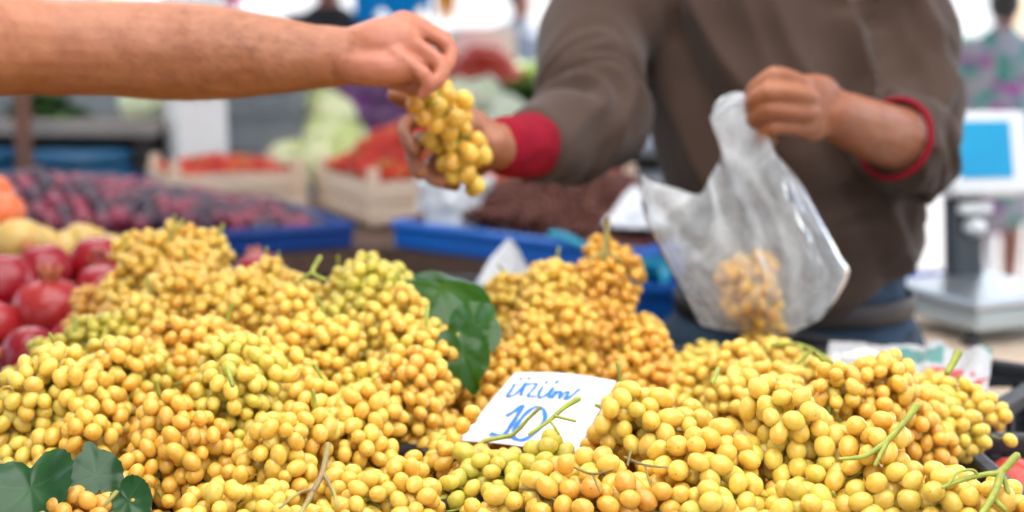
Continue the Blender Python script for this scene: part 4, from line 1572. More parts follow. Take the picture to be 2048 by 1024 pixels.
# ------------------------------------------------------------------ the carrier bag
def carrier_bag():
    Yb = 1.625
    top = [(1282, 345), (1300, 362), (1350, 376), (1398, 388), (1422, 350), (1442, 312), (1436, 275), (1420, 236), (1448, 208), (1492, 184), (1508, 205), (1512, 240), (1520, 285), (1552, 305)]
    right = [(1552, 305), (1600, 360), (1645, 440), (1680, 510), (1698, 545), (1672, 600), (1640, 640)]
    bottom = [(1402, 652), (1450, 664), (1500, 670), (1560, 672), (1600, 662), (1640, 640)]
    left = [(1282, 345), (1292, 430), (1325, 510), (1365, 590), (1402, 652)]

    def curve(pts, n):
        q = crom([(a, b, 0) for a, b in pts], 8)
        q = np.array(q)[:, :2]
        L = np.concatenate([[0], np.cumsum(np.linalg.norm(np.diff(q, axis=0), axis=1))])
        u = np.linspace(0, L[-1], n + 1)
        return np.stack([np.interp(u, L, q[:, k]) for k in (0, 1)], 1)
    nu, nv = 90, 70
    T, Bm, Lf, Rt = curve(top, nu), curve(bottom, nu), curve(left, nv), curve(right, nv)
    root = empty('carrier_bag', 'thin clear plastic bag with grapes hanging from the seller fist', 'bag', P(1520, 670, Yb))
    o0 = P(1520, 670, Yb)
    for side, nm in ((-1, 'front_sheet'), (1, 'back_sheet')):
        Vv, Ff, FA = [], [], []
        for j in range(nv + 1):
            v = j / nv
            for i in range(nu + 1):
                u = i / nu
                p = (1 - v) * T[i] + v * Bm[i] + (1 - u) * Lf[j] + u * Rt[j] - ((1 - u) * (1 - v) * T[0] + u * (1 - v) * T[-1] + (1 - u) * v * Bm[0] + u * v * Bm[-1])
                edge = min(u, 1 - u) * 2
                e = (edge ** .5) * (math.sin(math.pi * min(1, .04 + v * .96) ** 1.0) ** .5 if v < 1 else 0)
                depth = .006 + .072 * e * (0.25 + .75 * v ** .6) * (1 - v ** 10)
                if v >= 1 or u <= 0 or u >= 1:
                    depth = 0
                w_ = (1 - v) ** 1.1
                fold = (.006 * math.sin(u * 24 + 4 * mnoise.noise(Vector((u * 5, v * 2, side)))) * w_ + .007 * mnoise.noise(Vector((u * 9 - v * 3, v * 3, 5 + side))) +
                        .006 * mnoise.noise(Vector((u * 20 + v * 8, v * 9, 9 + side))) + .0035 * abs(mnoise.noise(Vector((u * 46 + v * 11, v * 17 - u * 9, 3 + side))))) * min(1, edge * 5) * (1 - v ** 8)
                y = Yb + side * depth + fold
                st_ = mnoise.noise(Vector((u * 7 + 1.2 * mnoise.noise(Vector((u * 3, v * 2, 4))), v * 1.3, 21 + side)))
                FA.append(max(0, 1 - abs(st_) * 6) * (.3 + .5 * (1 - v)) + max(0, .35 - v) * .9 * (1 if .3 < u < .95 else .3) + (.5 if edge < .03 or v > .985 else 0))
                q = P(p[0], p[1], y)
                Vv.append(q - o0)
        for j in range(nv):
            for i in range(nu):
                a = j * (nu + 1) + i
                f = (a, a + 1, a + nu + 2, a + nu + 1)
                Ff.append(f if side < 0 else f[::-1])
        me = mesh(nm, Vv, Ff, M['film'])
        at = me.attributes.new('fold', 'FLOAT', 'POINT')
        at.data.foreach_set('value', FA)
        link(nm, me, root)
    # gathered handle loop above the fist
    pts = [P(1500, 200, 1.62), P(1470, 196, 1.615), P(1440, 214, 1.612), P(1428, 238, 1.615)]
    MB().add(tube([p - o0 for p in pts], [.006, .008, .007, .003], 12, 4, 2)).build('handle', M['film'], root)
    # loose second handle standing off at the left
    Vv, Ff = [], []
    a, b, c = P(1270, 338, 1.60), P(1300, 372, 1.61), P(1296, 470, 1.615)
    for j in range(9):
        f = j / 8
        for i in range(7):
            g = i / 6
            q = (a.lerp(c, f)).lerp(b.lerp(c, f), g)
            Vv.append(q - o0 + Vector((0, .008 * math.sin(g * 5 + f * 4), 0)))
    for j in range(8):
        for i in range(6):
            k = j * 7 + i
            Ff.append((k, k + 1, k + 8, k + 7))
    link('handle', mesh('handle', Vv, Ff, M['film']), root)
carrier_bag()
bunch(1508, 598, 1.62, .085, .043, 80, .56, 'amber grape bunch inside the clear plastic bag', ctr=P(1508, 596, 1.630), axis=(.25, 0, -1), all_round=True, tries=2200, group=None, sparse=.98, gsize=.95)
set_grapes()


# ------------------------------------------------------------------ pomegranates and other fruit at the left
def pom_mesh():
    V_, F_ = [], []
    prof = [(0, -1.0), (.25, -.985), (.5, -.90), (.75, -.70), (.93, -.40), (1.0, -.05), (.97, .30), (.84, .60), (.60, .82), (.38, .93), (.24, .985), (.20, 1.03)]
    n = 36
    for r, z in prof:
        for j in range(n):
            a = 2 * math.pi * j / n
            k = 1 + .022 * math.cos(6 * a) * (1 - abs(z)) + .012 * math.sin(3 * a + z * 2)
            V_.append(Vector((r * k * math.cos(a), r * k * math.sin(a), z * .93)))
    m = len(prof)
    for i in range(m - 1):
        for j in range(n):
            a, b = i * n + j, i * n + (j + 1) % n
            F_.append((a, b, b + n, a + n))
    F_.append(tuple(range((m - 1) * n, m * n)))
    return mesh('fruit_skin', V_, F_, M['pom'])


def crown_mesh():
    mb = MB()
    n = 6
    for k in range(n):
        a = 2 * math.pi * k / n
        V_ = []
        for (r, z, w_) in ((.19, .93, .10), (.21, 1.05, .105), (.25, 1.17, .08), (.31, 1.29, .012)):
            for s in (-1, 1):
                for t in (0, .035):
                    V_.append(Vector(((r + t) * math.cos(a) - s * w_ * math.sin(a), (r + t) * math.sin(a) + s * w_ * math.cos(a), z)))
        F_ = []
        for i in range(3):
            b = i * 4
            F_ += [(b, b + 4, b + 6, b + 2), (b + 1, b + 3, b + 7, b + 5), (b, b + 1, b + 5, b + 4), (b + 2, b + 6, b + 7, b + 3)]
        F_.append((12, 13, 15, 14))
        mb.add((V_, F_))
    return mesh('crown', mb.V, mb.F, M['pom_crown'])

PM, PC = pom_mesh(), crown_mesh()


def pom(px, py, d, rpx, label, tilt=(0, 0), under=False):
    r = rpx / FPX * d
    p = P(px, py, d)
    e = empty('pomegranate', label, 'pomegranate', p, 0, 'pomegranates in the left crate')
    e.rotation_euler = (tilt[0], tilt[1], random.uniform(0, 6))
    for nm, me in (('fruit_skin', PM), ('crown', PC)):
        o = link(nm, me, e)
        o.scale = (r, r, r)

pom(100, 625, 1.72, 76, 'largest red pomegranate with its crown up at the left', (R(-6), R(-5)))
pom(5, 575, 1.80, 70, 'red pomegranate cut by the left edge above the lower one', (R(30), R(20)))
pom(88, 545, 1.87, 60, 'red pomegranate behind the largest one', (R(40), R(10)))
pom(195, 530, 1.92, 58, 'red pomegranate right next to the tall grape pile', (R(70), R(0)))
pom(205, 585, 1.84, 58, 'red pomegranate low in the gap beside the grape pile', (R(110), R(20)))
pom(-15, 660, 1.68, 60, 'dark red pomegranate cut by the left edge beside the largest', (R(60), R(60)))
pom(60, 712, 1.60, 62, 'red pomegranate in front under the largest one', (R(80), R(-30)))
pom(150, 690, 1.64, 55, 'red pomegranate half hidden by greenish grapes', (R(100), R(-30)))
pom(-60, 610, 1.85, 60, 'red pomegranate outside the left edge', (R(60), R(10)))
pom(520, 555, 1.86, 54, 'red pomegranate peeping over the ridge right of the tall pile', (R(15), R(40)))
pom(470, 590, 1.80, 54, 'red pomegranate mostly hidden behind the grape ridge', (R(50), R(20)))
pom(290, 590, 1.86, 58, 'red pomegranate hidden behind the tall pile', (R(50), R(20)))
for i in range(14):      # the layer that carries them, down in the crate
    x, y = -.90 + (i % 5) * .098, 1.70 + (i // 5) * .10
    e = empty('pomegranate', 'red pomegranate lower down in the left crate', 'pomegranate', (x, y, .965 + random.uniform(-.015, .01)), 0, 'pomegranates in the bottom of the crate')
    e.rotation_euler = (random.uniform(0, 2), random.uniform(0, 2), 0)
    o = link('fruit_skin', PM, e)
    o.scale = (.045,) * 3
    o = link('crown', PC, e)
    o.scale = (.045,) * 3
crate('plastic_crate', 'black crate behind the grape ridge with a single pomegranate showing', -.28, 1.90, 0, .30, .30, .20, 1.0, M['black_plastic'], group=GC)


def lathe(prof, n=24):
    V_ = [Vector((r * math.cos(2 * math.pi * j / n), r * math.sin(2 * math.pi * j / n), z)) for r, z in prof for j in range(n)]
    F_ = []
    for i in range(len(prof) - 1):
        for j in range(n):
            a, b = i * n + j, i * n + (j + 1) % n
            F_.append((a, b, b + n, a + n))
    F_.append(tuple(range(n - 1, -1, -1)))
    F_.append(tuple(range((len(prof) - 1) * n, len(prof) * n)))
    return V_, F_

apple = [(.06, -.80), (.3, -.90), (.62, -.76), (.88, -.42), (1.0, 0), (.96, .34), (.78, .66), (.5, .83), (.25, .84), (.09, .72), (.02, .64)]
QM = mesh('fruit_skin', *lathe(apple), M['quince'])
OM = mesh('fruit_skin', *lathe([(.05, -.95), (.4, -.9), (.75, -.64), (.96, -.22), (.98, .2), (.78, .6), (.42, .86), (.1, .92)]), M['orange'])
RM = mesh('fruit_skin', *lathe(apple, 32), M['redfruit'])
ST = mesh('fruit_stem', *tube([(0, 0, .62), (.03, 0, .85), (.08, .02, 1.08)], [.05, .04, .05], 8, 3, 1), M['stem_brown'])


def fruit(name, label, cat, me, p, r, group, tilt=None):
    e = empty(name, label, cat, p, 0, group)
    e.rotation_euler = tilt if tilt else (random.uniform(-.5, .5), random.uniform(-.5, .5), random.uniform(0, 6))
    for nm, m_ in (('fruit_skin', me), ('fruit_stem', ST)):
        o = link(nm, m_, e)
        o.scale = (r, r, r)
    return e

YG = 'pale yellow fruit behind the pomegranates'
for px, py, d, r, lb in ((38, 485, 2.02, 52, 'largest pale yellow fruit with a bright gleam behind the pomegranates'), (75, 490, 2.05, 46, 'pale yellow fruit right beside the largest yellow one'),
                         (128, 500, 2.06, 40, 'pale yellow fruit in the middle of the yellow row'), (170, 490, 2.08, 48, 'pale yellow fruit nearest the tall grape pile'),
                         (-15, 495, 2.02, 48, 'pale yellow fruit cut by the left edge'), (225, 505, 2.10, 40, 'pinkish yellow fruit almost hidden by the tall grape pile')):
    fruit('yellow_fruit', lb, 'fruit', QM, P(px, py, d), r / FPX * d, YG)
fruit('orange_fruit', 'orange fruit at the left edge above the yellow ones', 'fruit', OM, P(8, 428, 2.10), .033, 'orange fruit at the left edge')
fruit('orange_fruit', 'topmost red orange fruit cut by the left edge', 'fruit', OM, P(-14, 392, 2.14), .033, 'orange fruit at the left edge')
fruit('orange_fruit', 'orange fruit outside the left edge beside the others', 'fruit', OM, P(-62, 425, 2.12), .033, 'orange fruit at the left edge')
crate('plastic_crate', 'black crate carrying the pale yellow fruit', -.78, 2.12, 0, .50, .26, .20, 1.045, M['black_plastic'], group=GC)
for i in range(8):
    fruit('yellow_fruit', 'pale yellow fruit lower down in its crate', 'fruit', QM, (-.98 + (i % 6) * .075, 2.06 + (i // 6) * .09, 1.03), .034, 'pale yellow fruit in the bottom of the crate')
fruit('red_fruit', 'large red fruit in the crate at the right edge', 'fruit', RM, (.456, 1.232, .992), .034, 'red fruit in the right crate', (R(20), R(10), 1))
fruit('red_fruit', 'red fruit deep in the crate outside the right edge', 'fruit', RM, (.535, 1.20, .985), .036, 'red fruit in the right crate')
fruit('red_fruit', 'red fruit in the crate behind the largest red one', 'fruit', RM, (.53, 1.268, .975), .030, 'red fruit in the right crate')


# newspaper sheets lining the rear of the grape crates
def paper(label, corners, mat, amp, seed, thick=.0004):
    n = 22
    c = [Vector(q) for q in corners]
    o = sum(c, Vector()) / 4
    V_, F_, uv = [], [], []
    for j in range(n + 1):
        for i in range(n + 1):
            u, v = i / n, j / n
            p = c[0] * (1 - u) * (1 - v) + c[1] * u * (1 - v) + c[2] * u * v + c[3] * (1 - u) * v
            z = amp * (mnoise.noise(Vector((u * 3, v * 3, seed))) + .5 * abs(mnoise.noise(Vector((u * 7, v * 6, seed + 3)))))
            V_.append(p - o + Vector((0, 0, z)))
            uv.append((u, v))
    for j in range(n):
        for i in range(n):
            a = j * (n + 1) + i
            F_.append((a, a + 1, a + n + 2, a + n + 1))
    me = mesh('newspaper', V_, F_, mat)
    ul = me.uv_layers.new(name='UVMap')
    for lp in me.loops:
        ul.data[lp.index].uv = uv[lp.vertex_index]
    return link('newspaper', me, None, label, 'newspaper', 'newspaper sheets under the grapes', None, o)

paper('colour newspaper sheet behind the golden grapes near the jeans', [G(1640, 770, 1.03), G(1830, 800, 1.03), G(1850, 695, 1.045), G(1660, 682, 1.045)], M['news2'], .008, 1)
paper('grey newspaper sheet behind the bright yellow right-end bunch', [G(1830, 800, 1.035), G(1975, 790, 1.035), G(1985, 700, 1.045), G(1850, 690, 1.045)], M['news1'], .010, 5)
paper('newspaper on the bottom of the right crate', [(.43, .94, .935), (.74, .94, .935), (.74, 1.27, .935), (.43, 1.27, .935)], M['news1'], .01, 12)
crate('plastic_crate', 'black crate under the newspaper sheets at the right rear', .56, 1.60, R(0), .30, .15, .20, 1.0, M['black_plastic'], group=GC)


# ------------------------------------------------------------------ weighing scale
def scale():
    o = G(1905, 668, .90)
    o.z = .90
    t = empty('weighing_scale', 'market weighing scale with steel platter and blue-faced display on a post', 'scale', o, R(24))
    MB().add(box((.06, 0, .045), (.215, .22, .035), None, .006)).build('base', M['steel_side'], t, False)
    MB().add(box((.06, 0, .0715), (.235, .235, .014), None, .005)).build('platter', M['steel'], t, False)
    for sx in (-1, 1):
        for sy in (-1, 1):
            MB().add(lathe([(.016, 0), (.018, .004), (.010, .012), (.008, .03)], 12)).build('foot', M['black_plastic'], t).location = (.06 + sx * .09, sy * .08, 0)
    MB().add(bar((.115, .105, .03), (.115, .125, .25), .062, .035, (0, 1, 0), .008)).build('post', M['grey_plastic'], t, False)
    k = MB().add(box((.115, .088, .20), (.066, .020, .020), None, .004)).build('clamp', M['white_plastic'], t, False)
    MB().add(tube([(.115, .094, .165), (.115, .080, .166)], [.017, .016], 14, 1, 2)).build('knob', M['white_plastic'], t)
    e = link('display', None, t, loc=(.138, .100, .292), rot=(R(-14), 0, R(-12)))
    h = MB().add(box((0, 0, 0), (.150, .055, .150), None, .012)).build('housing', M['white_plastic'], e, False)
    MB().add(box((-.012, -.0285, .004), (.100, .004, .100), None, .002)).build('screen', M['screen'], e, False)
    MB().add(box((.084, .01, -.01), (.02, .075, .11), None, .01)).build('side_cover', M['grey_crate'], e, False)
    MB().add(tube([(.20, .05, .05), (.20, .05, .22)], [.0025, .0025], 8, 1, 2)).build('rod', M['steel'], t)
scale()


# ------------------------------------------------------------------ the stall behind: plums, strawberries, dried fruit
TZ = .955
def poly_table():
    t = empty('stall_table', 'brown wooden stall table carrying plums strawberries and dried fruit', 'table', (0, 3.2, 0))
    pts = [(-1.9, 2.16), (-.27, 2.985), (.235, 2.54), (.62, 3.05), (.62, 3.95), (-1.9, 3.95)]
    V_ = [Vector((x, y - 3.2, TZ)) for x, y in pts] + [Vector((x, y - 3.2, TZ - .05)) for x, y in pts]
    n = len(pts)
    F_ = [tuple(range(n)), tuple(range(2 * n - 1, n - 1, -1))] + [(i, i + n, (i + 1) % n + n, (i + 1) % n) for i in range(n)]
    link('table_top', mesh('table_top', V_, F_, M['wood'], False), t)
    for x, y in ((-1.75, 2.4), (-.3, 3.1), (.22, 2.66), (.55, 3.1), (.55, 3.85), (-1.8, 3.85)):
        MB().add(box((x, y - 3.2, (TZ - .05) / 2), (.06, .06, TZ - .052))).build('leg', M['wood'], t, False)
poly_table()


def tray(label, pts, z, h, mat, drop=None):
    """shallow folded tray / lined edge, pts = outline"""
    o = Vector((sum(p[0] for p in pts) / len(pts), sum(p[1] for p in pts) / len(pts), z))
    t = empty('display_tray', label, 'tray', o)
    V_ = [Vector((x, y, z)) - o for x, y in pts]
    n = len(pts)
    link('bottom', mesh('bottom', V_ + [v - Vector((0, 0, .004)) for v in V_], [tuple(range(n)), tuple(range(2 * n - 1, n - 1, -1))] + [(i, i + n, (i + 1) % n + n, (i + 1) % n) for i in range(n)], mat, False), t)
    for i in range(n):
        a, b = V_[i], V_[(i + 1) % n]
        MB().add(bar(a + Vector((0, 0, h / 2)), b + Vector((0, 0, h / 2)), .012, h, (0, 0, 1), .004)).build('side', mat, t, False)
        MB().add(tube([a + Vector((0, 0, h + .004)), b + Vector((0, 0, h + .004))], [.012, .012], 10, 1, 2)).build('rolled_rim', mat, t)
    return t

def lineset(p, q, f):
    return (p[0] + (q[0] - p[0]) * f, p[1] + (q[1] - p[1]) * f)
pa, pb = (-1.75, 2.25), (-.34, 2.965)
nx_, ny_ = -.452, .892
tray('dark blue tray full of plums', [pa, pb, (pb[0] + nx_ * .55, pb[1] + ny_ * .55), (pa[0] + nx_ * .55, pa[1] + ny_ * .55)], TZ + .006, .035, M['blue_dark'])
ta, tb = (-.245, 2.975), (.235, 2.56)
tray('bright blue tray heaped with small brown dried fruit', [ta, tb, (tb[0] + .34, tb[1] + .42), (ta[0] + .34, ta[1] + .42)], TZ + .006, .04, M['blue'])


def heap_points(inside, hfun, sp, z0, jit, layers=2):
    pts = []
    xs = np.arange(-2, 1.6, sp)
    ys = np.arange(2, 9, sp * .87)
    for L in range(layers):
        for j, y in enumerate(ys):
            for x in xs:
                xx, yy = x + (sp / 2 if j % 2 else 0) + RNG.uniform(-jit, jit), y + RNG.uniform(-jit, jit)
                if inside(xx, yy):
                    z = z0 + hfun(xx, yy) - L * sp * .75
                    if z > z0 - .002 or L == 0:
                        pts.append((L, Vector((xx, yy, max(z, z0) + RNG.uniform(-jit, jit) * .5))))
    return pts


def mound(name, label, cat, mat, inside, hfun, z0, drop, x0, x1, y0, y1, n=40):
    V_, F_, ix = [], [], {}
    for j in range(n + 1):
        for i in range(n + 1):
            x, y = x0 + (x1 - x0) * i / n, y0 + (y1 - y0) * j / n
            if inside(x, y):
                ix[(i, j)] = len(V_)
                V_.append(Vector((x, y, z0 + max(.001, hfun(x, y) - drop))))
    for j in range(n):
        for i in range(n):
            k = [(i, j), (i + 1, j), (i + 1, j + 1), (i, j + 1)]
            if all(q in ix for q in k):
                F_.append([ix[q] for q in k])
    return link(name, mesh(name, V_, F_, mat), None, label, cat, None, 'stuff')


# plums
def pl_in(x, y, m=.03):
    u = (x - pa[0]) * .892 + (y - pa[1]) * .452
    v = (x - pa[0]) * nx_ + (y - pa[1]) * ny_
    return .72 < u < 1.58 - m and m < v < .55 - m

def pl_h(x, y):
    u = ((x - pa[0]) * .892 + (y - pa[1]) * .452) / 1.58
    v = ((x - pa[0]) * nx_ + (y - pa[1]) * ny_) / .55
    return .01 + .105 * max(0, math.sin(math.pi * min(1, v * .9 + .05))) ** .8 * min(1, (1 - u) * 3.2) + .012 * mnoise.noise(Vector((x * 9, y * 9, 1)))
plum_me = mesh('plum', *lathe([(.03, -1.08), (.4, -1.0), (.78, -.7), (.97, -.25), (1.0, .1), (.9, .5), (.65, .84), (.3, 1.0), (.1, .98), (.02, .93)], 18), M['plum'])
n_pl = 0
for L, p in heap_points(lambda x, y: pl_in(x, y), pl_h, .040, TZ + .014, .006, 1):
    o = link('plum', plum_me, None, 'dark purple plum in the blue tray heap', 'plum', 'plums heaped in the blue tray', None, p + Vector((0, 0, .012)), (random.uniform(0, 3), random.uniform(0, 3), random.uniform(0, 3)))
    s = .0215 * random.uniform(.9, 1.12)
    o.scale = (s, s, s)
    n_pl += 1
print('plums', n_pl)
mound('plum_heap', 'mass of plums beneath the top layer', 'plums', M['plum'], lambda x, y: pl_in(x, y, .012), pl_h, TZ + .014, .012, -2.1, -.2, 2.2, 3.6, 60)


# strawberries in pale wooden crates
def wood_crate(label, c, rz, L, W, H, print_=False):
    t = empty('wooden_crate', label, 'crate', (c[0], c[1], TZ + .004), rz, 'pale wooden strawberry crates')
    MB().add(box((0, 0, .008), (L - .01, W - .01, .008))).build('bottom', M['wood_pale'], t, False)
    for s in (-1, 1):
        for k in range(2):
            MB().add(box((0, s * W / 2, .035 + k * .050), (L, .006, .044), None, .001)).build('plank', M['wood_pale'], t, False)
            MB().add(box((s * L / 2, 0, .035 + k * .050), (.006, W - .008, .044), None, .001)).build('plank', M['wood_pale'], t, False)
        for s2 in (-1, 1):
            MB().add(box((s * (L / 2 - .016), s2 * (W / 2 - .016), H / 2 + .012), (.024, .024, H + .02), None, .003)).build('corner_post', M['wood_pale'], t, False)
    if print_:
        MB().add(box((.03, -W / 2 - .004, .045), (L * .5, .002, .05))).build('printed_label', M['white_plastic'], t, False)
        MB().add(box((.045, -W / 2 - .0058, .048), (L * .36, .001, .028))).build('red_print', M['print_red'], t, False)
    return t

berry_me = mesh('flesh', *lathe([(.03, -1.25), (.25, -1.1), (.52, -.75), (.78, -.3), (.95, .15), (1.0, .45), (.88, .75), (.5, .92), (.1, .95)], 16), M['berry'])
cal = MB()
for k in range(6):
    a = k * math.pi / 3
    c_, s_ = math.cos(a), math.sin(a)
    cal.add(([Vector((c_ * .05 + s_ * .15, s_ * .05 - c_ * .15, 1.0)), Vector((c_ * .05 - s_ * .15, s_ * .05 + c_ * .15, 1.0)), Vector((c_ * .8, s_ * .8, .95)), Vector((c_ * .4, s_ * .4, .90))], [(0, 2, 1), (0, 3, 2), (1, 2, 3), (0, 1, 3)]))
cal_me = mesh('calyx', cal.V, cal.F, M['calyx'], False)


def berries(t_c, rz, L, W, hz, label, peak, n_side=(10, 8)):
    ca, sa = math.cos(rz), math.sin(rz)
    k = 0
    for j in range(n_side[1]):
        for i in range(n_side[0]):
            u = (i + .5 + (.25 if j % 2 else -.25)) / n_side[0] - .5
            v = (j + .5) / n_side[1] - .5
            u += random.uniform(-.02, .02)
            x, y = u * (L - .05), v * (W - .05)
            h = peak * (1 - (2 * u) ** 2) * (1 - (2 * v) ** 2) + random.uniform(-.006, .006)
            e = empty('strawberry', label, 'strawberry', (t_c[0] + x * ca - y * sa, t_c[1] + x * sa + y * ca, TZ + hz + h), 0, label)
            e.rotation_euler = (random.uniform(0, 3), random.uniform(-1, 1), random.uniform(0, 6))
            r = .0175 * random.uniform(.85, 1.2)
            for nm, me in (('flesh', berry_me), ('calyx', cal_me)):
                o = link(nm, me, e)
                o.scale = (r, r, r)
    def ins(x, y):
        dx, dy = x - t_c[0], y - t_c[1]
        u, v = (dx * ca + dy * sa) / (L - .03), (-dx * sa + dy * ca) / (W - .03)
        return abs(u) < .5 and abs(v) < .5
    def hf(x, y):
        dx, dy = x - t_c[0], y - t_c[1]
        u, v = (dx * ca + dy * sa) / (L - .03), (-dx * sa + dy * ca) / (W - .03)
        return max(0, peak * (1 - (2 * u) ** 2) * (1 - (2 * v) ** 2))
    mound('strawberry_heap', 'strawberries packed beneath: ' + label, 'strawberries', M['berry'], ins, hf, TZ + hz, .006, t_c[0] - .4, t_c[0] + .4, t_c[1] - .4, t_c[1] + .4, 50)

def corner_place(corner, rz, L, W):
    # crate whose front-left local corner is given
    off = Vector((-L / 2, -W / 2))
    off.rotate(Matrix.Rotation(rz, 2))
    return (corner[0] - off.x, corner[1] - off.y)
g1 = G(738, 458, TZ + .004)
c1 = corner_place((g1.x, g1.y), R(24), .34, .42)
wood_crate('pale wooden strawberry crate with a red printed label behind the white bag', c1, R(24), .34, .42, .115, True)
berries(c1, R(24), .34, .42, .115, 'strawberry in the crate with the red label', .105, (10, 11))
g2 = G(618, 405, TZ + .004)
c2 = (-.73, 3.62)
wood_crate('pale wooden strawberry crate between the plums and the white pillar', c2, R(24), .34, .30, .115)
berries(c2, R(24), .34, .30, .10, 'strawberry in the crate behind the plums', .03, (9, 7))
c3 = (.09, 3.30)
wood_crate('pale wooden strawberry crate behind the white bag under the red cuff', c3, R(-20), .34, .30, .115)
berries(c3, R(-20), .34, .30, .115, 'strawberry in the crate under the crimson cuff', .04, (9, 7))


# brown dried fruit: nobody could count it
def dried():
    d1 = Vector((tb[0] - ta[0], tb[1] - ta[1]))
    L1 = d1.length
    d1.normalize()
    d2 = Vector((.34, .42)).normalized()
    V1, F1 = ico(1)
    V1 = np.array([tuple(v) for v in V1])
    F1 = np.array(F1)
    vs, fs, b = [], [], 0
    for k in range(5200):
        u, v = RNG.uniform(.02, .98), RNG.uniform(.03, .97)
        h = .15 * math.sin(math.pi * min(1, u * .8 + .12)) ** .8 * math.sin(math.pi * min(1, v * .85 + .1)) ** .7
        h *= RNG.uniform(.86, 1.0) if k % 3 else RNG.uniform(.4, 1)
        x = ta[0] + d1.x * u * L1 + d2.x * v * .54
        y = ta[1] + d1.y * u * L1 + d2.y * v * .54
        r = RNG.uniform(.005, .0085)
        q = np.array(Quaternion(RNG.normal(size=4)).normalized().to_matrix())
        vs.append((V1 * np.array([r, r * .8, r * 1.3])) @ q.T + np.array([x, y, TZ + .014 + h]))
        fs.append(F1 + b)
        b += len(V1)
    me = bpy.data.meshes.new('dried_fruit_heap')
    me.from_pydata(np.concatenate(vs).tolist(), [], np.concatenate(fs).tolist())
    me.polygons.foreach_set('use_smooth', [True] * len(me.polygons))
    me.materials.append(M['dried'])
    link('dried_fruit_heap', me, None, 'heap of small reddish brown dried fruit in the blue tray', 'dried fruit', None, 'stuff')
    ins = lambda x, y: True

    def inside(x, y):
        e = Vector((x - ta[0], y - ta[1]))
        det = d1.x * d2.y - d1.y * d2.x
        u = (e.x * d2.y - e.y * d2.x) / det / L1
        v = (d1.x * e.y - d1.y * e.x) / det / .54
        return 0.03 < u < .97 and .03 < v < .97

    def hf(x, y):
        e = Vector((x - ta[0], y - ta[1]))
        det = d1.x * d2.y - d1.y * d2.x
        u = (e.x * d2.y - e.y * d2.x) / det / L1
        v = (d1.x * e.y - d1.y * e.x) / det / .54
        return .15 * math.sin(math.pi * min(1, max(0, u) * .8 + .12)) ** .8 * math.sin(math.pi * min(1, max(0, v) * .85 + .1)) ** .7
    mound('dried_fruit_bed', 'dried fruit beneath the loose top of the brown heap', 'dried fruit', M['dried'], inside, hf, TZ + .012, .012, -.3, .7, 2.5, 3.5, 50)
dried()


def lumpy_bag(name, label, cat, c, size, mat, seed, flare=1.0, rz=0.0, knot=False):
    """crumpled bag: closed lofted skin with folds, open frilled top or knotted top"""
    nu, nv = 64, 26
    V_, F_ = [], []
    for j in range(nv + 1):
        v = j / nv
        if knot:
            rad = min(1, .7 + v * 4) * max(.05, (1 - v) ** .8)
        else:
            rad = .78 + .22 * v * flare if v > .06 else .55 + v * 3.8
        for i in range(nu):
            a = 2 * math.pi * i / nu
            f = 1 + .16 * mnoise.noise(Vector((math.cos(a) * 2.2, math.sin(a) * 2.2, v * 2.5 + seed))) + .10 * (abs(mnoise.noise(Vector((math.cos(a) * 4 + v * 2, math.sin(a) * 4, v * 3 + seed * 2)))) * 2 - .5)
            z = v * size[2] * (1 + (.18 * mnoise.noise(Vector((math.cos(a) * 1.5, math.sin(a) * 1.5, seed))) if v > .5 else 0))
            V_.append(Vector((size[0] / 2 * rad * f * math.cos(a), size[1] / 2 * rad * f * math.sin(a), z)))
    for j in range(nv):
        for i in range(nu):
            a, b = j * nu + i, j * nu + (i + 1) % nu
            F_.append((a, b, b + nu, a + nu))
    F_.append(tuple(range(nu - 1, -1, -1)))
    k = len(V_)
    V_.append(Vector((0, 0, size[2] * (.8 if not knot else 1.0))))
    F_ += [(nv * nu + i, nv * nu + (i + 1) % nu, k) for i in range(nu)]
    return link(name, mesh(name, V_, F_, mat), None, label, cat, None, None, c, (0, 0, rz))

M['white_sack'] = basic('white_plastic_bag', (.86, .88, .89), (.78, .80, .82), 14, .4, .4, 40)
p_ = G(905, 474, TZ + .006)
lumpy_bag('plastic_bag', 'crumpled white plastic bag in front of the strawberry crates', 'bag', (-.118, 2.93, TZ + .05), (.150, .12, .105), M['white_sack'], 3.0, 1.2, R(-20))
p_ = P(1255, 440, 2.62)
lumpy_bag('plastic_bag', 'white plastic bag lying on the brown dried fruit by the clear bag', 'bag', (p_.x + .02, p_.y + .06, TZ + .085), (.13, .12, .075), M['white_sack'], 7.0, .9, R(10), True)
p_ = P(1015, 575, 1.95)
lumpy_bag('plastic_bag', 'small white knotted bag behind the grape ridge', 'bag', (p_.x, p_.y, p_.z), (.095, .07, .065), M['white_sack'], 11.0, 1, 0, True)
crate('plastic_crate', 'black crate on end that carries the small knotted bag', p_.x, p_.y + .02, 0, .30, .20, p_.z - .002 - .62, p_.z - .003, M['black_plastic'], group='dark crates beside the seller')
MB().add(box((p_.x, p_.y + .02, .31), (.34, .26, .62))).build('storage_box', M['dark'], None, False, label='dark box under the crate with the knotted bag', cat='box')


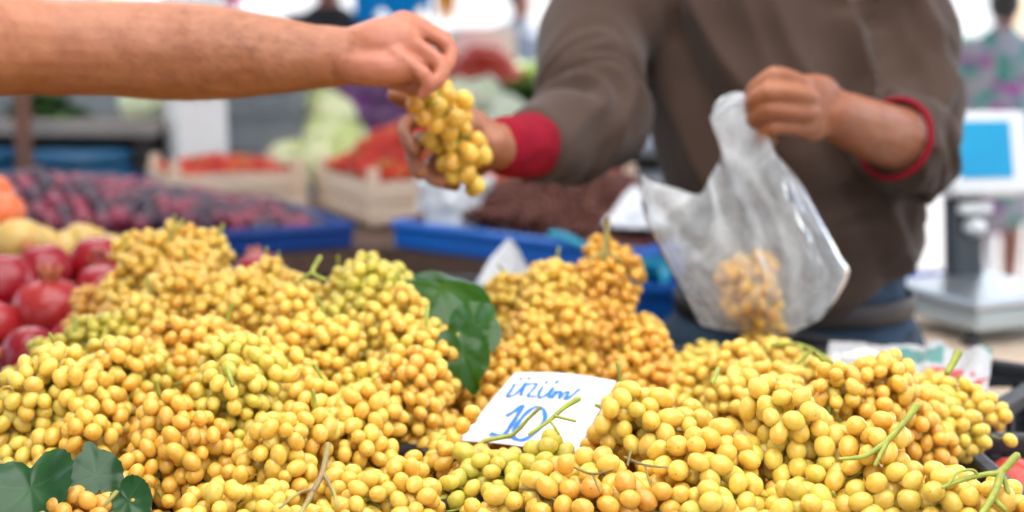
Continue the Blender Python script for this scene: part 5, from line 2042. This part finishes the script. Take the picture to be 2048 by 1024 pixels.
def scoop():
    p = P(1270, 520, 2.36)
    t = empty('scoop', 'turquoise plastic scoop lying on the dried fruit', 'scoop', p, R(-25))
    V_, F_ = [], []
    n, m = 16, 12
    for lay in (0, 1):
        for j in range(n + 1):
            v = j / n
            for i in range(m + 1):
                a = math.pi * i / m
                r = (.040 - .0022 * lay) * (1 if v < .7 else math.sqrt(max(.02, 1 - ((v - .7) / .32) ** 2)))
                V_.append(Vector((.055 - v * .11, -r * math.cos(a), -r * math.sin(a) * (.9 if v < .8 else .8))))
    k = (n + 1) * (m + 1)
    for lay in (0, 1):
        for j in range(n):
            for i in range(m):
                a = lay * k + j * (m + 1) + i
                f = (a, a + 1, a + m + 2, a + m + 1)
                F_.append(f if lay == 0 else f[::-1])
    link('bowl', mesh('bowl', V_, F_, M['cyan']), t)
    MB().add(tube([(-.05, 0, -.012), (-.085, 0, .012), (-.125, 0, .030), (-.15, .0, .034)], [(.011, .007), (.010, .006), (.013, .008), (.014, .008)], 12, 4, 3)).build('handle', M['cyan'], t)
scoop()

# bright blue box beside the seller, below the clear bag, and dark crates under the stall edge
def bin_box(name, label, c, s, mat, rz=0, cat='box', group=None):
    t = empty(name, label, cat, c, rz, group)
    x, y, z = s
    th = .006
    for sg in (-1, 1):
        MB().add(box((sg * (x / 2 - th / 2), 0, z / 2), (th, y, z), None, .002)).build('side', mat, t, False)
        MB().add(box((0, sg * (y / 2 - th / 2), z / 2 - .001), (x - 2 * th - .001, th, z - .002), None, .002)).build('side', mat, t, False)
        MB().add(box((sg * (x / 2 + .003), 0, z - .012), (.012, y + .016, .018), None, .003)).build('rim', mat, t, False)
        MB().add(box((0, sg * (y / 2 + .003), z - .0125), (x - .008, .012, .017), None, .003)).build('rim', mat, t, False)
    MB().add(box((0, 0, .004), (x - .01, y - .01, .006))).build('bottom', mat, t, False)
    return t
q_ = P(1310, 562, 2.30)
bin_box('storage_box', 'bright blue plastic box between the stall and the clear bag', (q_.x - .01, 2.36, q_.z - .32), (.16, .14, .32), M['blue'], R(-12))
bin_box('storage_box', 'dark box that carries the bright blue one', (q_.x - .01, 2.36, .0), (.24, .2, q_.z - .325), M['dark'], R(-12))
for i, (x, y, z, lb) in enumerate(((-.14, 2.62, .60, 'dark crate standing below the bright blue tray'), (-.50, 2.66, .60, 'dark crate standing below the wooden table edge'), (-.14, 2.62, .30, 'dark crate in the middle of the stack under the blue tray'), (-.50, 2.66, .30, 'dark crate in the middle of the stack under the table edge'),
                                (-.14, 2.62, .0, 'dark crate at the bottom of the stack under the blue tray'), (-.50, 2.66, .0, 'dark crate at the bottom of the stack under the table edge'))):
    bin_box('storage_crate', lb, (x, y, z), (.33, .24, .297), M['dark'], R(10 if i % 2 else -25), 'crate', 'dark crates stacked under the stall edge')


# ------------------------------------------------------------------ farther stalls
def blade(L, W, bend, mat, seed):
    V_, F_, val = [], [], []
    n, m = 8, 6
    for j in range(n + 1):
        v = j / n
        for i in range(m + 1):
            u = i / m * 2 - 1
            w_ = W * (math.sin(math.pi * (v * .8 + .12)) ** .7)
            V_.append(Vector((u * w_, bend * L * v * v + .18 * W * abs(u), L * v * (1 - .3 * bend * v)) ) + Vector((0, .10 * W * math.sin(u * 9 + v * 7 + seed) * v, 0)))
            val.append(max(0, 1 - abs(u) * 6))
    for j in range(n):
        for i in range(m):
            a = j * (m + 1) + i
            F_.append((a, a + 1, a + m + 2, a + m + 1))
    me = mesh('leaf', V_, F_, mat)
    at = me.attributes.new('vein', 'FLOAT', 'POINT')
    at.data.foreach_set('value', val)
    return me

LEAF = {k: [blade(.13, .055, .5 + .2 * i, M[k], i) for i in range(3)] for k in ('lettuce', 'greens')}


def leafy(name, label, cat, c, s, kind, n, group):
    e = empty(name, label, cat, c, 0, group)
    for k in range(n):
        o = link('leaf', random.choice(LEAF[kind]), e)
        t = k / n
        o.rotation_euler = (-(.15 + 1.15 * t), 0, k * 2.4)
        o.scale = (s * random.uniform(.8, 1.15),) * 3
    return e


def cab_mesh(mat, seed):
    V_, F_ = ico(4)
    out = []
    for v in V_:
        ang = math.atan2(v.y, v.x)
        k = 1 + .035 * (abs(mnoise.noise(v * 1.6 + Vector((seed, 0, 0)))) * 2 - .4) + .02 * abs(math.sin(ang * 4 + v.z * 2.5 + seed))
        out.append(Vector((v.x * k, v.y * k, v.z * k * .9)))
    return mesh('head', out, F_, mat)


def wrap_leaf(mat, seed):
    """outer leaf that hugs the head and lifts off at its edge"""
    V_, F_ = [], []
    n, m = 10, 12
    for j in range(n + 1):
        for i in range(m + 1):
            a = (i / m - .5) * 2.2
            e = -1.2 + 1.9 * j / n
            ed = max(abs(i / m - .5) * 2, j / n)
            r = 1.03 + .16 * ed ** 4 + .02 * math.sin(a * 9 + seed) * ed
            V_.append(Vector((r * math.cos(e) * math.cos(a), r * math.cos(e) * math.sin(a), r * .9 * math.sin(e))))
    for j in range(n):
        for i in range(m):
            q = j * (m + 1) + i
            F_.append((q, q + 1, q + m + 2, q + m + 1))
    return mesh('outer_leaf', V_, F_, mat)

CAB = {k: (cab_mesh(M[k], i * 3.1), wrap_leaf(M[k], i)) for i, k in enumerate(('cab', 'purp', 'caul'))}


def cabbage(kind, label, p, r, group):
    e = empty({'cab': 'green_cabbage', 'purp': 'red_cabbage', 'caul': 'white_cabbage'}[kind], label, 'cabbage', p, 0, group)
    e.rotation_euler = (random.uniform(-.6, .6), random.uniform(-.6, .6), random.uniform(0, 6))
    o = link('head', CAB[kind][0], e)
    o.scale = (r,) * 3
    for k in range(2):
        o = link('outer_leaf', CAB[kind][1], e)
        o.scale = (r,) * 3
        o.rotation_euler = (0, 0, k * 2.6 + random.random())


def shelf(name, label, x0, x1, y0, y1, z, mat, rz=0, front=None):
    t = empty(name, label, 'table', ((x0 + x1) / 2, (y0 + y1) / 2, 0), rz)
    wx, wy = x1 - x0, y1 - y0
    MB().add(box((0, 0, z - .02), (wx, wy, .04), None, .004)).build('table_top', mat, t, False)
    for sx in (-1, 1):
        for sy in (-1, 1):
            MB().add(box((sx * (wx / 2 - .05), sy * (wy / 2 - .05), (z - .042) / 2), (.05, .05, z - .042))).build('leg', M['dark'], t, False)
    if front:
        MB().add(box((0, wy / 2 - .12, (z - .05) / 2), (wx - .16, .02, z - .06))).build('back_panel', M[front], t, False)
    return t

# left: grey-topped stall with blue barrels underneath, rusty pole, white pillar
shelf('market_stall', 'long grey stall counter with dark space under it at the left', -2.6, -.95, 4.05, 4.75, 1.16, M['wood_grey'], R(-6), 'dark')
BG = 'blue barrels under the left stall'
for x, y, lb in ((-1.52, 3.98, 'blue barrel left of the rusty pole'), (-1.20, 3.95, 'blue barrel right of the rusty pole'), (-1.86, 4.0, 'blue barrel outside the left edge')):
    t = empty('barrel', lb, 'barrel', (x, y, 0), 0, BG)
    MB().add(lathe([(.13, 0), (.145, .01), (.15, .2), (.156, .22), (.15, .24), (.15, .55), (.156, .57), (.15, .59), (.147, 1.02), (.13, 1.05)], 28)).build('body', M['teal'], t)
    MB().add(lathe([(.135, 1.051), (.14, 1.056), (.14, 1.075), (.12, 1.085)], 28)).build('lid', M['teal'], t)
q_ = P(218, 345, 4.05)
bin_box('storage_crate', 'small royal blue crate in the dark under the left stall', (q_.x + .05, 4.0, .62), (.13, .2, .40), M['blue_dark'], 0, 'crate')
bin_box('storage_crate', 'dark crate that carries the royal blue crate', (q_.x + .05, 4.05, .0), (.3, .3, .618), M['dark'], 0, 'crate')
q_ = P(48, 300, 3.65)
t = empty('iron_pole', 'rusty iron pole standing at the left edge', 'pole', (q_.x, q_.y, 0))
MB().add(tube([(0, 0, .01), (0, 0, 2.6)], [.022, .022], 14, 1, 2)).build('shaft', M['rust'], t)
MB().add(lathe([(.07, 0), (.07, .01), (.03, .014)], 16)).build('foot_plate', M['rust'], t)
t = empty('white_pillar', 'white painted square pillar behind the plums', 'pillar', (P(385, 270, 4.0).x, 4.05, 0), R(28))
MB().add(box((0, 0, 1.40), (.145, .145, 2.7), None, .012)).build('shaft', M['white_paint'], t, False)
MB().add(box((0, 0, .025), (.22, .22, .05), None, .01)).build('plinth', M['white_paint'], t, False)
leafy('leafy_greens', 'dark green bunch of leaves on the grey stall by the rusty pole', 'greens', (P(95, 235, 4.2).x, 4.25, 1.16), 1.0, 'greens', 26, None)
GG = 'grey crates on the left stall'
for px, y, s, lb in ((190, 4.35, (.30, .24, .13), 'grey crate on the left stall right of the greens'), (20, 4.4, (.26, .24, .12), 'grey crate on the left stall behind the pole'), (255, 4.62, (.24, .2, .2), 'grey crate at the rear of the left stall')):
    bin_box('storage_crate', lb, (P(px, 230, y).x, y, 1.162), s, M['grey_crate'], R(random.uniform(-12, 12)), 'crate', GG)
cabbage('caul', 'single pale cabbage on the grey stall left of the pillar', (P(278, 238, 4.1).x, 4.12, 1.215), .062, None)
shelf('market_stall', 'low grey stall bench right of the white pillar carrying cabbages', -.92, .55, 4.45, 5.25, .90, M['grey_crate'], R(0), 'dark')
for k, (px, z, w_, lb) in enumerate(((490, .902, .34, 'grey crate at the bottom of the stack right of the pillar'), (500, 1.033, .32, 'grey crate in the middle of the stack right of the pillar'), (492, 1.164, .33, 'grey crate on top of the stack right of the pillar'))):
    bin_box('storage_crate', lb, (P(px, 230, 4.62).x + .02, 4.66, z), (w_, .26, .128), M['grey_crate'], R(6 - k * 5), 'crate', 'grey crates stacked right of the pillar')
CG = 'pale green cabbages behind the strawberries'
CL = ['leftmost over the grey crates', 'second from the pillar in the top row', 'third from the pillar in the top row', 'beside the red cabbages in the top row', 'at the rear', 'in the middle', 'right of the middle',
      'left of the middle', 'just above the middle', 'at the left end of the middle row', 'at the lower right corner', 'at the lower left corner', 'at the bottom']
k = 0
for px, py, d, r in ((470, 205, 4.66, 46), (520, 200, 4.72, 44), (585, 225, 4.75, 50), (645, 215, 4.80, 48), (605, 200, 4.95, 46), (640, 275, 4.62, 52), (690, 285, 4.60, 46), (600, 285, 4.66, 48), (665, 240, 4.72, 46), (560, 250, 4.8, 44), (705, 320, 4.52, 42), (575, 320, 4.55, 44), (645, 330, 4.5, 46)):
    cabbage('cab', 'pale green cabbage %s behind the strawberries' % CL[k], P(px, py, d), r / FPX * d, CG)
    k += 1
PG = 'red cabbages in the back heap'
PL = ['%s of the %s row' % (a, b) for b in ('top', 'second', 'third') for a in ('leftmost', 'middle one', 'rightmost')] + ['left one of the bottom row', 'right one of the bottom row', 'at the right end', 'at the lower right corner']
for px, py, d, r in ((690, 185, 4.85, 40), (745, 190, 4.9, 40), (800, 200, 4.92, 40), (715, 235, 4.80, 42), (770, 240, 4.82, 42), (825, 245, 4.85, 40), (735, 285, 4.72, 42), (790, 285, 4.74, 42), (845, 290, 4.78, 40), (760, 325, 4.64, 42), (815, 325, 4.66, 40), (870, 240, 4.9, 40), (870, 320, 4.7, 40)):
    cabbage('purp', 'dark red cabbage %s behind the two hands' % PL.pop(0), P(px, py, d), r / FPX * d, PG)
WG = 'sunlit white cabbages'
for px, py, d, r, lb in ((962, 195, 5.45, 42, 'largest sunlit white cabbage above the held bunch'), (905, 195, 5.40, 38, 'sunlit white cabbage nearest the customer hand'), (1015, 225, 5.30, 38, 'sunlit white cabbage beside the brown sleeve'), (930, 250, 5.25, 38, 'white cabbage low behind the held bunch'), (985, 262, 5.2, 38, 'white cabbage just above the crimson cuff')):
    cabbage('caul', lb, P(px, py, d), r / FPX * d, WG)
shelf('market_stall', 'bench carrying the sunlit white cabbages', -.45, .75, 5.27, 5.75, 1.00, M['grey_crate'], 0, 'dark')

# tomatoes and lettuces farther back
shelf('market_stall', 'far stall table with tomatoes and lettuces', -1.2, 1.0, 6.3, 7.3, 1.10, M['wood_grey'], 0, 'dark')
TG = 'tomatoes on the far stall'
tom_me = mesh('tomato', *lathe([(.05, -.78), (.45, -.80), (.82, -.55), (1.0, -.05), (.95, .35), (.7, .68), (.35, .76), (.08, .68)], 16), M['tomato'])
for k in range(64):
    px, d = 905 + (k % 11) * 12.5 + random.uniform(-4, 4), 6.5 + (k // 11) * .07
    z = 1.135 + .20 * math.sin(math.pi * min(1, (k // 11 + 1) / 6.5)) * (1 - ((k % 11 - 5) / 7) ** 2)
    o = link('tomato', tom_me, None, 'small red tomato in the far heap above the cabbages', 'tomato', TG, None, (P(px, 120, d).x, d, z), (random.uniform(-.5, .5), random.uniform(-.5, .5), 0))
    o.scale = (.032,) * 3
mound('tomato_heap', 'mass of tomatoes under the top ones on the far stall', 'tomatoes', M['tomato'], lambda x, y: True, lambda x, y: .20 * max(0, math.sin(math.pi * min(1, max(0, (y - 6.43) / .45)))) * max(0, 1 - ((x - .5 * (P(905, 120, 6.7).x + P(1030, 120, 6.7).x)) / .2) ** 2), 1.103, .01, P(895, 120, 6.7).x, P(1040, 120, 6.7).x, 6.44, 6.9, 24)
LGp = 'lettuces on the far stall'
for k, (px, d, s) in enumerate(((1050, 6.45, 1.3), (1085, 6.5, 1.3), (1120, 6.45, 1.3), (1065, 6.8, 1.5), (1105, 6.85, 1.6), (1140, 6.7, 1.5), (880, 6.45, 1.1), (1020, 6.42, 1.0), (1090, 7.1, 1.9), (1130, 7.1, 2.0), (860, 6.9, 1.3))):
    leafy('lettuce', 'yellow green lettuce on the far stall beside the tomatoes', 'lettuce', (P(px, 150, d).x, d, 1.10), s, 'lettuce', 22, LGp)
for k, (px, d, s) in enumerate(((900, 6.40, .9), (940, 6.36, .9), (985, 6.38, .9), (1060, 6.36, .9), (1110, 6.38, .9), (850, 6.40, 1.0))):
    leafy('leafy_greens', 'dark leafy greens along the front of the far stall', 'greens', (P(px, 170, d).x, d, 1.10), s, 'greens', 22, 'dark greens on the far stall')
bin_box('storage_box', 'white box standing on the far stall behind the tomatoes', (P(960, 90, 7.0).x, 7.05, 1.102), (.30, .22, .34), M['white_plastic'], R(15))
bin_box('storage_box', 'pale box at the rear of the far stall left of the white one', (P(890, 80, 7.1).x, 7.1, 1.102), (.22, .2, .30), M['white_plastic'], R(-10))

# blue tarp, pink and orange cloth hung from a line above the far stalls
def hung(name, label, x0, x1, y, z0, z1, mat, cat='cloth'):
    n, m = 20, 10
    V_, F_ = [], []
    for j in range(m + 1):
        for i in range(n + 1):
            u, v = i / n, j / m
            V_.append(Vector((x0 + (x1 - x0) * u, y + .03 * math.sin(u * 17) * (1 - .4 * v) + .02 * mnoise.noise(Vector((u * 5, v * 3, x0))), z1 + (z0 - z1) * v * (1 + .12 * mnoise.noise(Vector((u * 4, 0, y)))))))
    for j in range(m):
        for i in range(n):
            a = j * (n + 1) + i
            F_.append((a, a + 1, a + n + 2, a + n + 1))
    return link(name, mesh(name, V_, F_, mat), None, label, cat)
hung('tarp', 'bright blue tarp hanging above the customer hand', P(705, 20, 5.8).x, P(862, 20, 5.8).x, 5.85, P(700, 44, 5.8).z, 2.35, M['blue_tarp'], 'tarp')
hung('cloth', 'pink cloth hanging above the forearm', P(438, 5, 6.2).x, P(486, 5, 6.2).x, 6.2, P(460, 22, 6.2).z, 2.3, M['pink'])
hung('cloth', 'orange cloth hanging right of the blue tarp', P(872, 5, 7.6).x, P(912, 5, 7.6).x, 7.6, P(890, 40, 7.6).z, 2.3, M['orange_cloth'])
t = empty('clothes_line', 'line and poles from which the coloured cloths hang', 'line', (0, 6.2, 0))
for a, b in (((-2.2, -.35, 2.36), (.9, -.35, 2.36)), ((-2.2, 0, 2.31), (.9, 0, 2.31)), ((-2.2, 1.4, 2.31), (.9, 1.4, 2.31))):
    MB().add(tube([a, b], [.006, .006], 6, 1, 1)).build('wire', M['steel_side'], t)
    for e in (a, b):
        MB().add(tube([(e[0], e[1], 0), (e[0], e[1], 2.42)], [.02, .02], 8, 1, 1)).build('pole', M['grey_plastic'], t)


# passers-by
def passer(name_label, x, y, face, h, mats, sleeve=False, skirt=False, hair=True):
    root = empty('person', name_label, 'person', (x, y, 0))
    inv = root.matrix_basis.inverted()
    parts, q = standing(x, y, face, h)
    o = link('body', fuse('body', parts, .012, 3, M['skin_c']), root)
    o.matrix_parent_inverse = inv
    top, _ = standing(x, y, face, h, 1.16, arms=[], legs=False, head=False)
    c, s = math.cos(face), math.sin(face)
    for sg in (-1, 1):
        pts = [q(.12 * sg, .01, 1.41), q(.195 * sg, .01, 1.39), q(.227 * sg, .015, 1.25)]
        if sleeve:
            pts += [q(.238 * sg, .01, 1.09), q(.238 * sg, -.04, .95)]
        top.append(tube(pts, [.075, .072, .066, .055, .048][:len(pts)], 14, 4, 2))
    o = link('top', fuse('top', top, .012, 3, M[mats[0]]), root)
    o.matrix_parent_inverse = inv
    if skirt:
        low = [tube([q(0, .01, 1.12), q(0, .01, .98), q(0, .01, .8), q(0, .01, .58)], [(.185, .135), (.20, .15), (.225, .18), (.26, .21)], 24, 4, 2, Vector((-s, c, 0)))]
        nm = 'skirt'
    else:
        low = [tube([q(0, .01, .90), q(0, .01, 1.02)], [(.18, .13), (.175, .125)], 18, 3, 3, Vector((-s, c, 0)))]
        for sg in (-1, 1):
            low.append(tube([q(.085 * sg, .01, .95), q(.09 * sg, 0, .7), q(.09 * sg, 0, .45), q(.092 * sg, .01, .10)], [.112, .098, .078, .068], 14, 4, 3))
        nm = 'trousers'
    o = link(nm, fuse(nm, low, .012, 3, M[mats[1]]), root)
    o.matrix_parent_inverse = inv
    for sg in (-1, 1):
        p = [q(.092 * sg, .05, .05), q(.10 * sg, -.06, .042), q(.105 * sg, -.155, .032)]
        o = MB().add(tube(p, [(.042, .048), (.050, .040), (.042, .030)], 12, 3, 3, (0, 0, 1))).build('shoe', M['shoe'], root)
        o.matrix_parent_inverse = inv
    if hair:
        hm = fuse('hair', [ell(q(0, .02, 1.66), (.086, .10, .112))], .012, 2, M['hair'])
        o = link('hair', hm, root)
        o.matrix_parent_inverse = inv
    return root

passer('woman in a flowered dress walking behind the scale', P(2000, 200, 7.6).x, 7.6, R(160), 1.66, ('floral', 'floral'), False, True)
passer('person in a black jacket standing behind the customer arm', P(652, 20, 6.6).x, 6.7, R(180), 1.78, ('jacket', 'denim'), True)
passer('person in a grey shirt far behind the held bunch', P(1042, 40, 10.5).x, 10.5, R(30), 1.76, ('shirt', 'denim'), True)
passer('person in a black jacket far off beside the brown sleeve', P(1118, 20, 11.5).x, 11.5, R(200), 1.80, ('jacket', 'jacket'), True)
bin_box('storage_box', 'blue box on the ground beyond the scale', (P(1870, 520, 6.6).x, 6.7, 0), (.34, .3, .26), M['blue'], R(20))

# white tents across the square
def tent(label, x, y, wd, dp, ht, mat):
    t = empty('market_tent', label, 'tent', (x, y, 0), 0, 'white market tents across the square')
    for sx in (-1, 1):
        for sy in (-1, 1):
            MB().add(tube([(sx * wd / 2, sy * dp / 2, 0), (sx * wd / 2, sy * dp / 2, ht)], [.03, .03], 8, 1, 1)).build('post', M['white_paint'], t)
    V_ = [Vector((sx * wd / 2 * 1.03, sy * dp / 2 * 1.03, ht)) for sx, sy in ((-1, -1), (1, -1), (1, 1), (-1, 1))] + [Vector((0, 0, ht + .8))]
    V_ += [v - Vector((0, 0, .28)) for v in V_[:4]]
    link('roof', mesh('roof', V_, [(0, 1, 4), (1, 2, 4), (2, 3, 4), (3, 0, 4), (0, 5, 6, 1), (1, 6, 7, 2), (2, 7, 8, 3), (3, 8, 5, 0)], mat, False), t)
    n = 24
    V_, F_ = [], []
    for i in range(n + 1):
        u = i / n - .5
        for z in (0.02, ht - .05):
            V_.append(Vector((u * wd * .97, dp / 2 - .06 + .04 * math.sin(u * 40), z)))
    for i in range(n):
        F_.append((2 * i, 2 * i + 2, 2 * i + 3, 2 * i + 1))
    link('side_wall', mesh('side_wall', V_, F_, mat), t)
for i, (x, y, lb) in enumerate(((-6.4, 15, 'white tent across the square behind the forearm'), (-3.0, 16, 'white tent across the square left of the blue tarp'), (.6, 15.5, 'white tent across the square above the far stall'), (4.3, 16, 'white tent across the square behind the seller'), (8.2, 15, 'white tent across the square behind the woman'))):
    tent(lb, x, y, 3.3, 3.0, 2.3, M['tent'])


# trees beyond the tents
def tree(label, x, y, h):
    t = empty('plane_tree', label, 'tree', (x, y, 0), 0, 'trees beyond the tents')
    MB().add(tube([(0, 0, 0), (.1, 0, h * .25), (.05, .1, h * .5), (.1, 0, h * .75)], [.22, .17, .12, .05], 10, 3, 2)).build('trunk', M['bark'], t)
    mb = MB()
    rg = random.Random(int(x * 10))
    for k in range(7):
        a = rg.uniform(0, 6.28)
        z = h * rg.uniform(.35, .6)
        mb.add(tube([(.06, .03, z), (math.cos(a) * h * .12, math.sin(a) * h * .12, z + h * .1), (math.cos(a) * h * .22, math.sin(a) * h * .22, z + h * .24)], [.07, .05, .02], 6, 2, 1))
    mb.build('limbs', M['bark'], t)
    Vv, Ff = [], []
    cl = [(Vector((rg.gauss(0, .16) * h, rg.gauss(0, .16) * h, h * rg.uniform(.45, .98))), rg.uniform(.06, .12) * h) for _ in range(34)]
    for c, r in cl:
        for _ in range(110):
            d = Vector((rg.gauss(0, 1), rg.gauss(0, 1), rg.gauss(0, 1))).normalized() * r * rg.uniform(.5, 1.05)
            u = Vector((rg.gauss(0, 1), rg.gauss(0, 1), rg.gauss(0, 1))).normalized()
            w_ = u.orthogonal().normalized()
            s = rg.uniform(.07, .13)
            p = c + d
            k = len(Vv)
            Vv += [p - u * s, p + w_ * s * .5, p + u * s, p - w_ * s * .5]
            Ff.append((k, k + 1, k + 2, k + 3))
    link('crown', mesh('crown', Vv, Ff, M['greens'], False), t)
for x, y, h, lb in ((-9, 22, 7, 'tree beyond the leftmost tent'), (-2, 24, 8, 'tree beyond the tents in the middle'), (5.5, 23, 7, 'tree beyond the tents behind the seller'), (13, 22, 8, 'tree beyond the rightmost tent')):
    tree(lb, x, y, h)
